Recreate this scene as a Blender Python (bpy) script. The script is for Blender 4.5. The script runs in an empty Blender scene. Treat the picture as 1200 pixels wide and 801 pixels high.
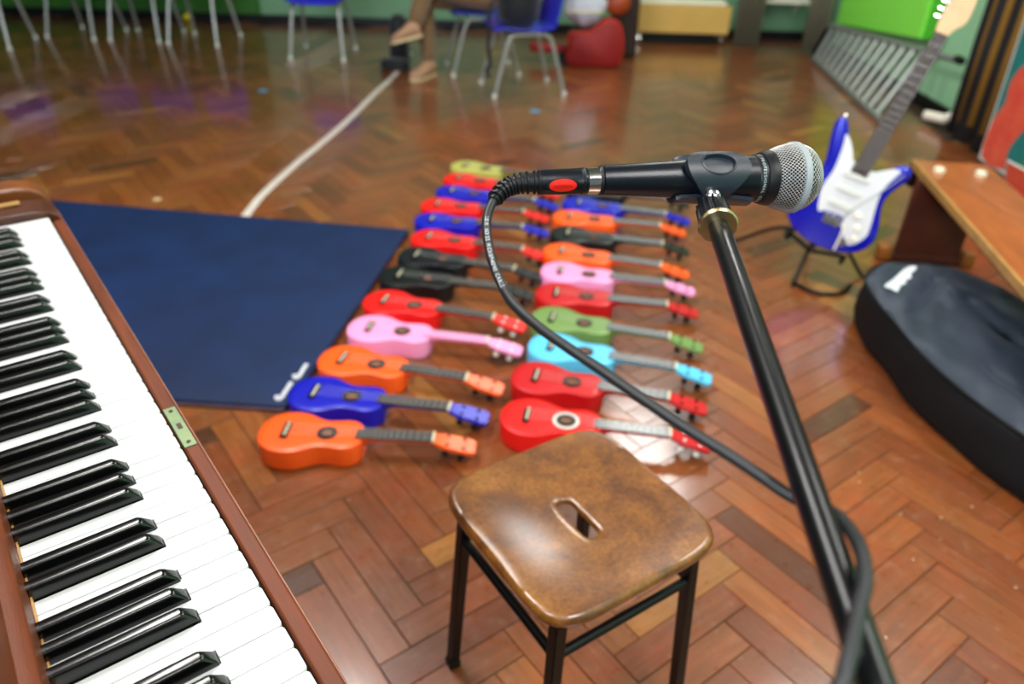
import bpy, bmesh, math, random
from mathutils import Vector, Matrix, Quaternion
random.seed(7)
PI = math.pi
scene = bpy.context.scene
COL = scene.collection

# ------------------------------------------------------------------ camera
cam_d = bpy.data.cameras.new('camera')
cam = bpy.data.objects.new('camera', cam_d)
COL.objects.link(cam)
scene.camera = cam
cam_d.sensor_width = 36.0
cam_d.lens = 26.604
cam_d.clip_start = 0.02
cam_d.clip_end = 60
CR = Vector((0.99948, 0.01711, 0.02745))
CD = Vector((0.03235, -0.52881, -0.84813))
CF = Vector((0.0, 0.84857, -0.52908))
CZ = 1.23048
cam.matrix_world = Matrix(((CR.x, -CD.x, -CF.x, 0), (CR.y, -CD.y, -CF.y, 0), (CR.z, -CD.z, -CF.z, CZ), (0, 0, 0, 1)))
cam_d.dof.use_dof = True
cam_d.dof.focus_distance = 0.64
cam_d.dof.aperture_fstop = 4.2

# ------------------------------------------------------------------ world, exposure, lamps
w = bpy.data.worlds.new('world')
scene.world = w
w.use_nodes = True
w.node_tree.nodes['Background'].inputs[0].default_value = (0.8, 0.9, 1.0, 1)
w.node_tree.nodes['Background'].inputs[1].default_value = 0.3
scene.view_settings.view_transform = 'Standard'
scene.view_settings.look = 'None'
scene.view_settings.gamma = 1.0
scene.view_settings.use_curve_mapping = False
scene.view_settings.exposure = 0.18


def area(name, loc, size, size_y, power, color=(1, 1, 1), target=None):
    d = bpy.data.lights.new(name, 'AREA')
    d.shape = 'RECTANGLE'
    d.size = size
    d.size_y = size_y
    d.energy = power
    d.color = color
    o = bpy.data.objects.new(name, d)
    COL.objects.link(o)
    o.location = loc
    if target is not None:
        o.rotation_euler = (Vector(target) - Vector(loc)).to_track_quat('-Z', 'Y').to_euler()
    return o


# fluorescent ceiling fittings of the hall, plus one added above the mat for top highlights
for (lx, ly, pw) in ((1.2, 5.2, 48), (2.0, 2.2, 52), (1.2, -0.6, 80), (-1.1, 2.2, 80), (-1.2, -0.6, 82)):
    area('ceiling_and_fill_lamp', (lx, ly, 3.28), 0.55, 1.5, pw, (1.0, 0.97, 0.93))
# tall windows behind and left of the photographer
area('window_daylight', (-1.2, -2.85, 2.0), 3.4, 1.8, 215, (0.78, 0.90, 1.0), (-0.4, 2.0, 0.6))
area('window_daylight', (-5.0, -0.6, 2.1), 3.0, 1.6, 24, (0.88, 0.95, 1.0), (0, 2.6, 0.4))


# ------------------------------------------------------------------ materials
def lin(h):
    h = h.lstrip('#')
    c = [int(h[i:i + 2], 16) / 255 for i in (0, 2, 4)]
    return tuple((x / 12.92 if x <= 0.04045 else ((x + 0.055) / 1.055) ** 2.4) for x in c) + (1,)


def mat(name, color, rough=0.5, metal=0.0, coat=0.0, var=0.0, scale=20.0, bump=0.0, bscale=200.0, rvar=0.0, sheen=0.0, stretch=(1, 1, 1), color2=None, emis=0):
    m = bpy.data.materials.new(name)
    m.use_nodes = True
    nt = m.node_tree
    b = nt.nodes['Principled BSDF']
    c = lin(color) if isinstance(color, str) else color
    b.inputs['Base Color'].default_value = c
    b.inputs['Roughness'].default_value = rough
    b.inputs['Metallic'].default_value = metal
    b.inputs['Coat Weight'].default_value = coat
    b.inputs['Coat Roughness'].default_value = 0.08
    b.inputs['Sheen Weight'].default_value = sheen
    if emis:
        b.inputs['Emission Color'].default_value = c
        b.inputs['Emission Strength'].default_value = emis
    if var or bump or rvar or color2:
        tc = nt.nodes.new('ShaderNodeTexCoord')
        mp = nt.nodes.new('ShaderNodeMapping')
        mp.inputs['Scale'].default_value = stretch
        nt.links.new(tc.outputs['Object'], mp.inputs[0])
    if var or rvar or color2:
        n = nt.nodes.new('ShaderNodeTexNoise')
        n.inputs['Scale'].default_value = scale
        n.inputs['Detail'].default_value = 5
        n.inputs['Roughness'].default_value = 0.6
        nt.links.new(mp.outputs[0], n.inputs[0])
    if var or color2:
        r = nt.nodes.new('ShaderNodeValToRGB')
        r.color_ramp.elements[0].position = 0.3
        r.color_ramp.elements[1].position = 0.7
        if color2:
            r.color_ramp.elements[0].color = lin(color2)
            r.color_ramp.elements[1].color = c
        else:
            r.color_ramp.elements[0].color = tuple(x * (1 - var) for x in c[:3]) + (1,)
            r.color_ramp.elements[1].color = tuple(min(1, x * (1 + var)) for x in c[:3]) + (1,)
        nt.links.new(n.outputs[0], r.inputs[0])
        nt.links.new(r.outputs[0], b.inputs['Base Color'])
    if rvar:
        mr = nt.nodes.new('ShaderNodeMapRange')
        mr.inputs[3].default_value = max(0.02, rough - rvar)
        mr.inputs[4].default_value = rough + rvar
        nt.links.new(n.outputs[0], mr.inputs[0])
        nt.links.new(mr.outputs[0], b.inputs['Roughness'])
    if bump:
        n2 = nt.nodes.new('ShaderNodeTexNoise')
        n2.inputs['Scale'].default_value = bscale
        n2.inputs['Detail'].default_value = 3
        nt.links.new(mp.outputs[0], n2.inputs[0])
        bp = nt.nodes.new('ShaderNodeBump')
        bp.inputs['Strength'].default_value = bump
        bp.inputs['Distance'].default_value = 0.002
        nt.links.new(n2.outputs[0], bp.inputs['Height'])
        nt.links.new(bp.outputs[0], b.inputs['Normal'])
    return m


# parquet: tone attribute per block, grain along the block through its UVs, worn varnish
def soft(m, v):
    m.node_tree.nodes['Principled BSDF'].inputs['Specular IOR Level'].default_value = v
    return m


def parquet_material():
    m = bpy.data.materials.new('worn parquet')
    m.use_nodes = True
    nt = m.node_tree
    N = nt.nodes.new
    L = nt.links.new
    b = nt.nodes['Principled BSDF']
    at = N('ShaderNodeAttribute')
    at.attribute_name = 'tone'
    sep = N('ShaderNodeSeparateColor')
    L(at.outputs['Color'], sep.inputs[0])
    ramp = N('ShaderNodeValToRGB')
    cr = ramp.color_ramp
    cols = [(0.0, '#3A2016'), (0.14, '#56301A'), (0.34, '#743D1E'), (0.6, '#874922'), (0.82, '#935426'), (1.0, '#A06A30')]
    cr.elements[0].position, cr.elements[0].color = cols[0][0], lin(cols[0][1])
    cr.elements[1].position, cr.elements[1].color = cols[-1][0], lin(cols[-1][1])
    for p, c in cols[1:-1]:
        e = cr.elements.new(p)
        e.color = lin(c)
    L(sep.outputs[0], ramp.inputs[0])
    uv = N('ShaderNodeUVMap')
    uv.uv_map = 'UVMap'
    mp = N('ShaderNodeMapping')
    mp.inputs['Scale'].default_value = (7, 90, 1)
    L(uv.outputs[0], mp.inputs[0])
    gr = N('ShaderNodeTexNoise')
    gr.inputs['Scale'].default_value = 1.0
    gr.inputs['Detail'].default_value = 6
    gr.inputs['Roughness'].default_value = 0.65
    L(mp.outputs[0], gr.inputs[0])
    g = N('ShaderNodeMapRange')
    g.inputs[1].default_value = 0.3
    g.inputs[2].default_value = 0.7
    g.inputs[3].default_value = 0.72
    g.inputs[4].default_value = 1.18
    L(gr.outputs[0], g.inputs[0])
    mul = N('ShaderNodeVectorMath')
    mul.operation = 'SCALE'
    L(ramp.outputs[0], mul.inputs[0])
    L(g.outputs[0], mul.inputs['Scale'])
    # large patches of dirt and wear
    geo = N('ShaderNodeNewGeometry')
    n2 = N('ShaderNodeTexNoise')
    n2.inputs['Scale'].default_value = 1.7
    n2.inputs['Detail'].default_value = 5
    L(geo.outputs['Position'], n2.inputs[0])
    g2 = N('ShaderNodeMapRange')
    g2.inputs[1].default_value = 0.32
    g2.inputs[2].default_value = 0.68
    g2.inputs[3].default_value = 0.70
    g2.inputs[4].default_value = 1.12
    L(n2.outputs[0], g2.inputs[0])
    mul2 = N('ShaderNodeVectorMath')
    mul2.operation = 'SCALE'
    L(mul.outputs[0], mul2.inputs[0])
    L(g2.outputs[0], mul2.inputs['Scale'])
    # scuffs, pale
    n3 = N('ShaderNodeTexNoise')
    n3.inputs['Scale'].default_value = 26
    n3.inputs['Detail'].default_value = 7
    n3.inputs['Roughness'].default_value = 0.75
    L(geo.outputs['Position'], n3.inputs[0])
    g3 = N('ShaderNodeMapRange')
    g3.inputs[1].default_value = 0.56
    g3.inputs[2].default_value = 0.78
    g3.inputs[3].default_value = 0.0
    g3.inputs[4].default_value = 0.35
    L(n3.outputs[0], g3.inputs[0])
    mx = N('ShaderNodeMix')
    mx.data_type = 'RGBA'
    L(g3.outputs[0], mx.inputs[0])
    # olive and reddish drift of the old varnish
    n4 = N('ShaderNodeTexNoise')
    n4.inputs['Scale'].default_value = 5.5
    n4.inputs['Detail'].default_value = 6
    n4.inputs['Roughness'].default_value = 0.7
    L(geo.outputs['Position'], n4.inputs[0])
    r4 = N('ShaderNodeValToRGB')
    r4.color_ramp.elements[0].position = 0.3
    r4.color_ramp.elements[0].color = (1.16, 0.86, 0.78, 1)
    r4.color_ramp.elements[1].position = 0.72
    r4.color_ramp.elements[1].color = (0.88, 1.02, 0.9, 1)
    e4 = r4.color_ramp.elements.new(0.5)
    e4.color = (1, 1, 1, 1)
    L(n4.outputs[0], r4.inputs[0])
    m4 = N('ShaderNodeVectorMath')
    m4.operation = 'MULTIPLY'
    L(mul2.outputs[0], m4.inputs[0])
    L(r4.outputs[0], m4.inputs[1])
    L(m4.outputs[0], mx.inputs[6])
    mx.inputs[7].default_value = lin('#B08A66')
    L(mx.outputs[2], b.inputs['Base Color'])
    rr = N('ShaderNodeMapRange')
    rr.inputs[1].default_value = 0.3
    rr.inputs[2].default_value = 0.7
    rr.inputs[3].default_value = 0.24
    rr.inputs[4].default_value = 0.40
    L(n3.outputs[0], rr.inputs[0])
    L(rr.outputs[0], b.inputs['Roughness'])
    b.inputs['Coat Weight'].default_value = 0.8
    b.inputs['Coat Roughness'].default_value = 0.13
    bp = N('ShaderNodeBump')
    bp.inputs['Strength'].default_value = 0.25
    bp.inputs['Distance'].default_value = 0.001
    L(gr.outputs[0], bp.inputs['Height'])
    L(bp.outputs[0], b.inputs['Normal'])
    return m


M = {}
M['parquet'] = parquet_material()
M['joint'] = mat('dirty joint bitumen', '#33200F', 0.8, var=0.3)
M['mint_lit_right'] = mat('mint wall paint lit copy', '#A4DCAE', 0.6, var=0.05, scale=3)  # mint copy brightened with the light that reaches the right wall
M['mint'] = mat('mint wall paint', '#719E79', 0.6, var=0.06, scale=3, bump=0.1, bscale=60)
M['green_shaded'] = mat('shaded green wall paint', '#2E6A1A', 0.6, var=0.1, scale=3)  # green darkened by the shade at the left of the back wall
M['ceiling'] = mat('grey acoustic ceiling board', '#8C8B88', 0.8, var=0.03)
M['far_wall'] = mat('slate blue wall paint', '#5C6674', 0.7, var=0.05, scale=3)
M['black_paint'] = mat('black gloss paint', '#17181A', 0.35, var=0.2)
M['white_key'] = mat('ivory white key plastic', '#E4E9EA', 0.26, coat=0.15, var=0.012, scale=9)
M['black_key'] = mat('black key gloss', '#050506', 0.2, coat=0.25)
M['walnut'] = mat('reddish piano wood', '#6C300E', 0.5, coat=0.0, var=0.28, scale=9, stretch=(1, 8, 8), bump=0.12, bscale=120, rvar=0.08)
M['walnut_dark'] = mat('dark piano wood', '#4A210C', 0.42, coat=0.15, var=0.3, scale=8, stretch=(1, 6, 6))
M['walnut_worn'] = mat('worn pale piano edge', '#8A5C48', 0.45, var=0.25, scale=60)
M['brass_old'] = mat('tarnished greenish brass', '#8A9668', 0.42, 0.55, color2='#6C8C70', scale=45)
M['felt'] = mat('dark felt', '#1B1512', 0.95)
M['mat_blue'] = mat('navy vinyl mat', '#0E2752', 0.6, var=0.10, scale=5, bump=0.35, bscale=420, color2='#0A1E42')
M['mat_edge'] = mat('faded mat edge', '#5B4652', 0.7, var=0.2)
M['print_white'] = mat('white print', '#C9CDD6', 0.6, var=0.06)
M['steel_black'] = mat('black painted steel', '#08090A', 0.42, 0.0, bump=0.05)
M['boom'] = mat('black satin tube', '#05070A', 0.34, 0.3, coat=0.15)
M['rubber'] = mat('black rubber', '#0B0D10', 0.42, var=0.1, bump=0.08, bscale=900)
M['cable'] = mat('grey black cable rubber', '#14171A', 0.5, var=0.08)
M['clip_rubber'] = mat('daylight tinted black clip rubber', '#121B26', 0.4, var=0.08, bump=0.06, bscale=900)  # black with the bluish daylight cast mixed into its colour
M['mic_black'] = mat('satin black mic body', '#0A1018', 0.3, 0.35, bump=0.06, bscale=1500)  # bluish daylight is tinted into the base black
M['chrome'] = mat('chrome', '#D9D9D6', 0.14, 1.0)
M['brassy'] = mat('yellowish zinc washer', '#C2B083', 0.3, 1.0, var=0.15)
M['grille'] = mat('steel grille wire', '#C9C9C6', 0.34, 1.0)
M['grille_ring'] = mat('pale grey ring', '#80898A', 0.5, 0.0)
M['foam'] = mat('black foam', '#050505', 0.9)
M['badge_red'] = mat('red badge', '#C81A08', 0.35, coat=0.4)
M['letter'] = mat('white lettering', '#C9D0D4', 0.5)
M['mic_letter'] = mat('grey lettering', '#9FB0AE', 0.5)
M['badge_dark'] = mat('dark red lettering', '#4A0604', 0.5)
M['grey_tube'] = mat('pale grey steel tube', '#A9ABA9', 0.38, 0.55, var=0.06)
M['chair_blue'] = mat('royal blue plastic', '#1B22C4', 0.35, coat=0.15)
M['trouser'] = mat('khaki cloth', '#6E5334', 0.9, var=0.18, scale=14, bump=0.3, bscale=90, sheen=0.3)
M['jumper'] = mat('dark jumper', '#31363D', 0.95, var=0.1, sheen=0.3)
M['skin'] = mat('skin', '#C08A6C', 0.5, var=0.05)
M['hair'] = mat('brown hair', '#3A2618', 0.7, var=0.2)
M['shoe'] = mat('tan suede shoe', '#A07B5E', 0.8, var=0.12)
M['shoe_sole'] = mat('cream sole', '#CBB38A', 0.7)
M['cloth_black'] = mat('black nylon cloth', '#15191D', 0.62, var=0.2, scale=7, bump=0.5, bscale=45, sheen=0.2)
M['bag_side'] = mat('black bag side cloth', '#0B0C0E', 0.75, var=0.15, bump=0.4, bscale=60)
M['bag_top'] = mat('charcoal nylon', '#1D2938', 0.46, var=0.15, scale=6, bump=0.5, bscale=30, sheen=0.1)  # charcoal carries the blue cast of the daylight in its colour
M['bench_wood'] = mat('varnished bench wood', '#A65C2C', 0.33, coat=0.4, var=0.2, scale=6, stretch=(7, 1, 7))
M['bench_edge'] = mat('worn golden bench edge', '#B5894A', 0.4, var=0.18, scale=20)
M['bench_dark'] = mat('dark red stained wood', '#4E1B0C', 0.45, var=0.25, scale=9)
M['arm_wood'] = mat('golden brown arm wood', '#7A4216', 0.42, coat=0.15, var=0.2, scale=12)
M['bench_foot'] = mat('orange wood', '#9A5A20', 0.45, var=0.25, scale=12)
M['cream_rubber'] = mat('cream rubber', '#E4DDC0', 0.5)
M['lime'] = mat('lime green board', '#92FC58', 0.45, var=0.04)
M['lime_dark'] = mat('darker lime edge', '#55D035', 0.45)
M['rack_grey'] = mat('grey steel', '#8E938F', 0.4, 0.4, var=0.08)
M['tan_wood'] = mat('tan ply', '#9A7844', 0.6, var=0.15)
M['trolley_wood'] = mat('pale beech', '#D2A95A', 0.45, var=0.07, scale=8, stretch=(1, 6, 6))
M['cream'] = mat('cream laminate', '#F0EAD8', 0.4)
M['curtain_grey'] = mat('greyish brown curtain', '#8A8670', 0.9, var=0.15, stretch=(4, 4, 0.2))
M['red_bag'] = mat('deep red nylon', '#8C0503', 0.6, var=0.1, bump=0.3, bscale=40)
M['red_bag_side'] = mat('bright red piping', '#C9301A', 0.6)
M['paper_white'] = mat('white plastic sack', '#D9DDF2', 0.6, var=0.04)
M['yellowish'] = mat('pale yellow paper', '#DCD9A0', 0.7)
M['brown_leather'] = mat('brown leather', '#9C3E16', 0.5, var=0.2)
M['dark_brown'] = mat('dark brown hide', '#2A130A', 0.6, var=0.2)
M['guitar_blue'] = mat('metallic blue lacquer', '#1018B4', 0.2, 0.15, coat=0.8)
M['pearl_white'] = mat('white pickguard', '#E6E6EA', 0.3, coat=0.3)
M['maple'] = mat('maple', '#E2B98A', 0.35, coat=0.3, var=0.08)
M['rosewood'] = mat('rosewood', '#2B120B', 0.75, var=0.2)
M['rosewood'].node_tree.nodes['Principled BSDF'].inputs['Specular IOR Level'].default_value = 0.25
M['fret'] = mat('nickel fret wire', '#B9B5A8', 0.3, 1.0)
M['paint_teal'] = mat('teal poster paint', '#1F7C7A', 0.6, var=0.15)
M['paint_orange'] = mat('orange red poster paint', '#EE6A48', 0.6, color2='#E2443A', scale=9)
M['paint_green'] = mat('green poster paint', '#3E8A4A', 0.6, var=0.2)
M['card'] = mat('pale card edge', '#D8DCD4', 0.7)
M['line_white'] = mat('worn white line paint', '#CFC6BC', 0.5, var=0.12, scale=30)
M['sticker'] = mat('pale blue tape', '#4D93B8', 0.5)
M['speck'] = mat('pale speck', '#BFA67C', 0.6)
M['ply'] = mat('worn golden brown plywood', '#9A6526', 0.3, coat=0.45, color2='#5C3314', scale=7, rvar=0.08)


def stool_wood():
    m = bpy.data.materials.new('worn stool seat')
    m.use_nodes = True
    nt = m.node_tree
    N = nt.nodes.new
    L = nt.links.new
    b = nt.nodes['Principled BSDF']
    tc = N('ShaderNodeTexCoord')
    n1 = N('ShaderNodeTexNoise')
    n1.inputs['Scale'].default_value = 9
    n1.inputs['Detail'].default_value = 8
    n1.inputs['Roughness'].default_value = 0.68
    n1.inputs['Distortion'].default_value = 0.3
    L(tc.outputs['Object'], n1.inputs[0])
    r = N('ShaderNodeValToRGB')
    e = r.color_ramp.elements
    e[0].position, e[0].color = 0.25, lin('#3A1E0C')
    e[1].position, e[1].color = 0.78, lin('#A06F30')
    x = e.new(0.42)
    x.color = lin('#5F3716')
    x = e.new(0.56)
    x.color = lin('#7E4E1E')
    L(n1.outputs[0], r.inputs[0])
    n2 = N('ShaderNodeTexNoise')
    n2.inputs['Scale'].default_value = 170
    n2.inputs['Detail'].default_value = 4
    L(tc.outputs['Object'], n2.inputs[0])
    mr = N('ShaderNodeMapRange')
    mr.inputs[1].default_value = 0.35
    mr.inputs[2].default_value = 0.6
    mr.inputs[3].default_value = 0.72
    mr.inputs[4].default_value = 1.08
    L(n2.outputs[0], mr.inputs[0])
    v = N('ShaderNodeVectorMath')
    v.operation = 'SCALE'
    L(r.outputs[0], v.inputs[0])
    L(mr.outputs[0], v.inputs['Scale'])
    L(v.outputs[0], b.inputs['Base Color'])
    b.inputs['Roughness'].default_value = 0.34
    b.inputs['Coat Weight'].default_value = 0.9
    b.inputs['Coat Roughness'].default_value = 0.2
    return m


M['stool_wood'] = stool_wood()
for k_ in ('steel_black', 'rubber', 'bag_side', 'cloth_black', 'black_paint', 'felt'):
    soft(M[k_], 0.28)
for k_ in ('bag_top', 'mat_blue', 'walnut'):
    soft(M[k_], 0.35)


# ------------------------------------------------------------------ mesh helpers
def V(*a):
    return Vector(a)


def frame(axis, up=Vector((0, 0, 1))):
    z = Vector(axis).normalized()
    u = Vector(up)
    if abs(z.dot(u.normalized())) > 0.99:
        u = Vector((0, 1, 0))
    x = u.cross(z).normalized()
    y = z.cross(x)
    return x, y, z


def box(bm, c, s, R=None):
    vs = []
    for dx in (-.5, .5):
        for dy in (-.5, .5):
            for dz in (-.5, .5):
                p = Vector((dx * s[0], dy * s[1], dz * s[2]))
                if R is not None:
                    p = R @ p
                vs.append(bm.verts.new(p + Vector(c)))
    for f in ((0, 1, 3, 2), (4, 6, 7, 5), (0, 4, 5, 1), (2, 3, 7, 6), (0, 2, 6, 4), (1, 5, 7, 3)):
        bm.faces.new([vs[i] for i in f])


def rings(bm, rs, cap=True, closed=True):
    """rs: list of rings (lists of points), skinned together"""
    prev = None
    first = None
    for r in rs:
        cur = [bm.verts.new(p) for p in r]
        if prev:
            n = len(cur)
            for i in range(n if closed else n - 1):
                bm.faces.new((prev[i], prev[(i + 1) % n], cur[(i + 1) % n], cur[i]))
        else:
            first = cur
        prev = cur
    if cap and closed:
        bm.faces.new(list(reversed(first)))
        bm.faces.new(prev)


def lathe(bm, prof, origin, axis, seg=24, cap=True, up=(0, 0, 1)):
    x, y, z = frame(axis, Vector(up))
    o = Vector(origin)
    rings(bm, [[o + z * s + (x * math.cos(2 * PI * i / seg) + y * math.sin(2 * PI * i / seg)) * max(r, 1e-5) for i in range(seg)] for s, r in prof], cap)


def cyl(bm, a, b, r, r2=None, seg=12):
    a, b = Vector(a), Vector(b)
    lathe(bm, [(0, r), ((b - a).length, r if r2 is None else r2)], a, b - a, seg)


def catmull(pts, n=6, closed=False):
    pts = [Vector(p) for p in pts]
    out = []
    N_ = len(pts)
    rng = range(N_) if closed else range(N_ - 1)
    for i in rng:
        if closed:
            p0, p1, p2, p3 = pts[i - 1], pts[i], pts[(i + 1) % N_], pts[(i + 2) % N_]
        else:
            p0, p1, p2, p3 = pts[max(i - 1, 0)], pts[i], pts[i + 1], pts[min(i + 2, N_ - 1)]
        for k in range(n):
            t = k / n
            out.append(0.5 * ((2 * p1) + (p2 - p0) * t + (2 * p0 - 5 * p1 + 4 * p2 - p3) * t * t + (3 * p1 - p0 - 3 * p2 + p3) * t ** 3))
    if not closed:
        out.append(pts[-1])
    return out


def tube(bm, pts, r, seg=10, cap=True, flat=1.0):
    pts = [Vector(p) for p in pts]
    t0 = (pts[1] - pts[0]).normalized()
    x, y, z = frame(t0)
    rs = []
    for i, p in enumerate(pts):
        if i == 0:
            t = t0
        elif i == len(pts) - 1:
            t = (pts[-1] - pts[-2]).normalized()
        else:
            t = (pts[i + 1] - pts[i - 1]).normalized()
        x = (x - t * x.dot(t)).normalized()
        y = t.cross(x)
        rr = r[i] if isinstance(r, (list, tuple)) else r
        rs.append([p + x * math.cos(2 * PI * k / seg) * rr + y * math.sin(2 * PI * k / seg) * rr * flat for k in range(seg)])
    rings(bm, rs, cap)


def prism(bm, outline, z0, z1, T=None, top=None):
    """outline in xy (ccw); T optional Matrix; top optional list of (inset scale, z)"""
    def tr(p):
        return T @ Vector(p) if T is not None else Vector(p)
    rings(bm, [[tr((p[0], p[1], z0)) for p in outline], [tr((p[0], p[1], z1)) for p in outline]])


def fin(name, bm, m, parent=None, bevel=0, seg=2, smooth=35, sub=0, world=False, label=None, kind=None):
    me = bpy.data.meshes.new(name)
    bmesh.ops.recalc_face_normals(bm, faces=bm.faces)
    bm.to_mesh(me)
    bm.free()
    me.materials.append(M[m] if isinstance(m, str) else m)
    if smooth is not None:
        me.shade_smooth()
        me.set_sharp_from_angle(angle=math.radians(smooth))
    o = bpy.data.objects.new(name, me)
    COL.objects.link(o)
    if world and parent is not None:
        me.transform(wmat(parent).inverted())
    if parent is not None:
        o.parent = parent
    if bevel:
        md = o.modifiers.new('bevel', 'BEVEL')
        md.width = bevel
        md.segments = seg
        md.limit_method = 'ANGLE'
        md.angle_limit = math.radians(40)
        md.harden_normals = False
    if sub:
        md = o.modifiers.new('sub', 'SUBSURF')
        md.levels = sub
        md.render_levels = sub
    if label:
        o['label'] = label
    if kind:
        o['kind'] = kind
    return o


def wmat(o):
    mtx = Matrix.LocRotScale(o.location, o.rotation_euler, o.scale)
    return wmat(o.parent) @ mtx if o.parent else mtx


def thing(name, label, cat, loc=(0, 0, 0), rotz=0, group=None):
    o = bpy.data.objects.new(name, None)
    o.empty_display_size = 0.05
    COL.objects.link(o)
    o.location = loc
    o.rotation_euler = (0, 0, rotz)
    o['label'] = label
    o['category'] = cat
    if group:
        o['group'] = group
    return o


def tag(o, label, cat, group=None):
    o['label'] = label
    o['category'] = cat
    if group:
        o['group'] = group
    return o


def copy_tree(o, parent=None):
    c = o.copy()
    COL.objects.link(c)
    c.parent = parent
    for ch in list(o.children):
        copy_tree(ch, c)
    return c


def nb():
    return bmesh.new()


def text_polys(s, size):
    """flat text outline as (verts, faces), width"""
    cu = bpy.data.curves.new('t', 'FONT')
    cu.body = s
    cu.size = size
    cu.resolution_u = 2
    ob = bpy.data.objects.new('t', cu)
    COL.objects.link(ob)
    dg = bpy.context.evaluated_depsgraph_get()
    me = ob.evaluated_get(dg).to_mesh()
    vs = [v.co.copy() for v in me.vertices]
    fs = [tuple(p.vertices) for p in me.polygons]
    ob.evaluated_get(dg).to_mesh_clear()
    bpy.data.objects.remove(ob)
    wd = max([v.x for v in vs], default=size * 0.3)
    return vs, fs, wd


# ================================================================== SETTING
RX = 2.62          # right wall
LX = -5.2
BY = 7.3
FY = -3.0
CHT = 3.4
b = nb()
box(b, ((RX + LX) / 2, (BY + FY) / 2, -0.053), (RX - LX + .4, BY - FY + .4, 0.1))
floor = fin('floor', b, 'joint', kind='structure', smooth=None)


def wall(name, c, s, m):
    b = nb()
    box(b, c, s)
    return fin(name, b, m, kind='structure', smooth=None)


wall('wall_right', (RX + .06, (BY + FY) / 2, CHT / 2), (.12, BY - FY, CHT), 'mint_lit_right')
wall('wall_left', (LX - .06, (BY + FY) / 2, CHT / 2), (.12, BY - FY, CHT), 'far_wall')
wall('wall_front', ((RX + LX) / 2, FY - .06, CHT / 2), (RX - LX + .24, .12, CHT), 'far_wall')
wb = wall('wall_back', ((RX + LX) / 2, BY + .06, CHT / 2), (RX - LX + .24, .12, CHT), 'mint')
b = nb()
box(b, ((LX - 2.35) / 2, BY - .012, CHT / 2), (-2.35 - LX, .024, CHT))
fin('wall_panel', b, 'green_shaded', wb, smooth=None, label='left stretch of the back wall, deep green with shade painted in')
wall('ceiling', ((RX + LX) / 2, (BY + FY) / 2, CHT + .05), (RX - LX + .24, BY - FY + .24, .1), 'ceiling')
wall('baseboard_back', ((RX + LX) / 2, BY - .032, .035), (RX - LX, .016, .07), 'black_paint')
wall('baseboard_right', (RX - .01, (BY + FY) / 2, .035), (.016, BY - FY - .1, .07), 'black_paint')


# ---- herringbone parquet blocks
A_ = math.radians(-52.9)
e1 = Vector((math.cos(A_), math.sin(A_)))
e2 = Vector((-e1.y, e1.x))
WB, LB = 0.0668, 0.298
# anchor: one block's upper left corner measured on the floor near the piano
ANC = Vector((-1.175 * math.cos(math.radians(-52.5)) - 0.410 * math.sin(math.radians(-52.5)),
              -1.175 * math.sin(math.radians(-52.5)) + 0.410 * math.cos(math.radians(-52.5))))
gap = 0.0009
blocks = []
for mI in range(-26, 30):
    for k in range(-130, 131):
        a0 = mI * LB + k * WB
        b0 = mI * LB - k * WB
        for kind in (0, 1):
            if kind == 0:
                r = (a0, a0 + LB, b0, b0 + WB)
            else:
                r = (a0 + LB, a0 + LB + WB, b0, b0 + LB)
            cx, cy = (r[0] + r[1]) / 2, (r[2] + r[3]) / 2
            p = ANC + e1 * cx + e2 * cy
            if LX + .1 < p.x < RX - .1 and -0.4 < p.y < BY - .1:
                d = Vector((p.x, p.y, -CZ))
                zc = d.dot(CF)
                vis = False
                if zc > 0.2:
                    px = 600 + 886.8 * d.dot(CR) / zc
                    py = 400.5 + 886.8 * d.dot(CD) / zc
                    vis = -20 < px < 1220 and -20 < py < 830
                    # hidden under the piano?
                    if px < 75 + (py - 240) * 0.58 and py > 240:
                        vis = False
                    if px < 470 and 245 < py < 465 and px < 475 - (py - 268) * .68:
                        vis = False      # under the mat
                blocks.append((zc if vis else 99, r, kind, p, random.random()))
blocks.sort(key=lambda t: t[0])


def block_geo(r, kind, rnd, base, vs, fs, uvs, tones):
    rr = random.Random(rnd)
    tone = min(1, max(0, rr.gauss(0.56, 0.13)))
    if rr.random() < 0.035:
        tone = rr.uniform(.12, .24)
    if rr.random() < 0.03:
        tone = rr.uniform(.9, 1)
    z = -rr.random() * 0.0009
    tx, ty = rr.gauss(0, 0.0035), rr.gauss(0, 0.006)
    a, b_, c, d = r[0] + gap, r[1] - gap, r[2] + gap, r[3] - gap
    cx, cy = (a + b_) / 2, (c + d) / 2
    ch = 0.0009
    i0 = len(vs)
    ou, ov = rr.random() * 50, rr.random() * 50
    for (ins, dz) in ((0, -0.006), (0, -0.0014), (ch, 0)):
        for (u, v) in ((a + ins, c + ins), (b_ - ins, c + ins), (b_ - ins, d - ins), (a + ins, d - ins)):
            zz = z + dz
            if dz > -0.005:
                hz = (u - cx) * (tx if kind == 0 else ty) + (v - cy) * (ty if kind == 0 else tx)
                zz += max(-.0012, min(.0003, hz))
                zz = min(zz, 0.0)
            q = ANC + e1 * u + e2 * v
            vs.append((q.x - base[0], q.y - base[1], zz - base[2]))
            uvs.append(((u if kind == 0 else v) + ou, (v if kind == 0 else u) + ov))
    for l in range(2):
        for k in range(4):
            fs.append((i0 + l * 4 + k, i0 + l * 4 + (k + 1) % 4, i0 + (l + 1) * 4 + (k + 1) % 4, i0 + (l + 1) * 4 + k))
    fs.append((i0 + 8, i0 + 9, i0 + 10, i0 + 11))
    tones += [tone] * 12


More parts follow.
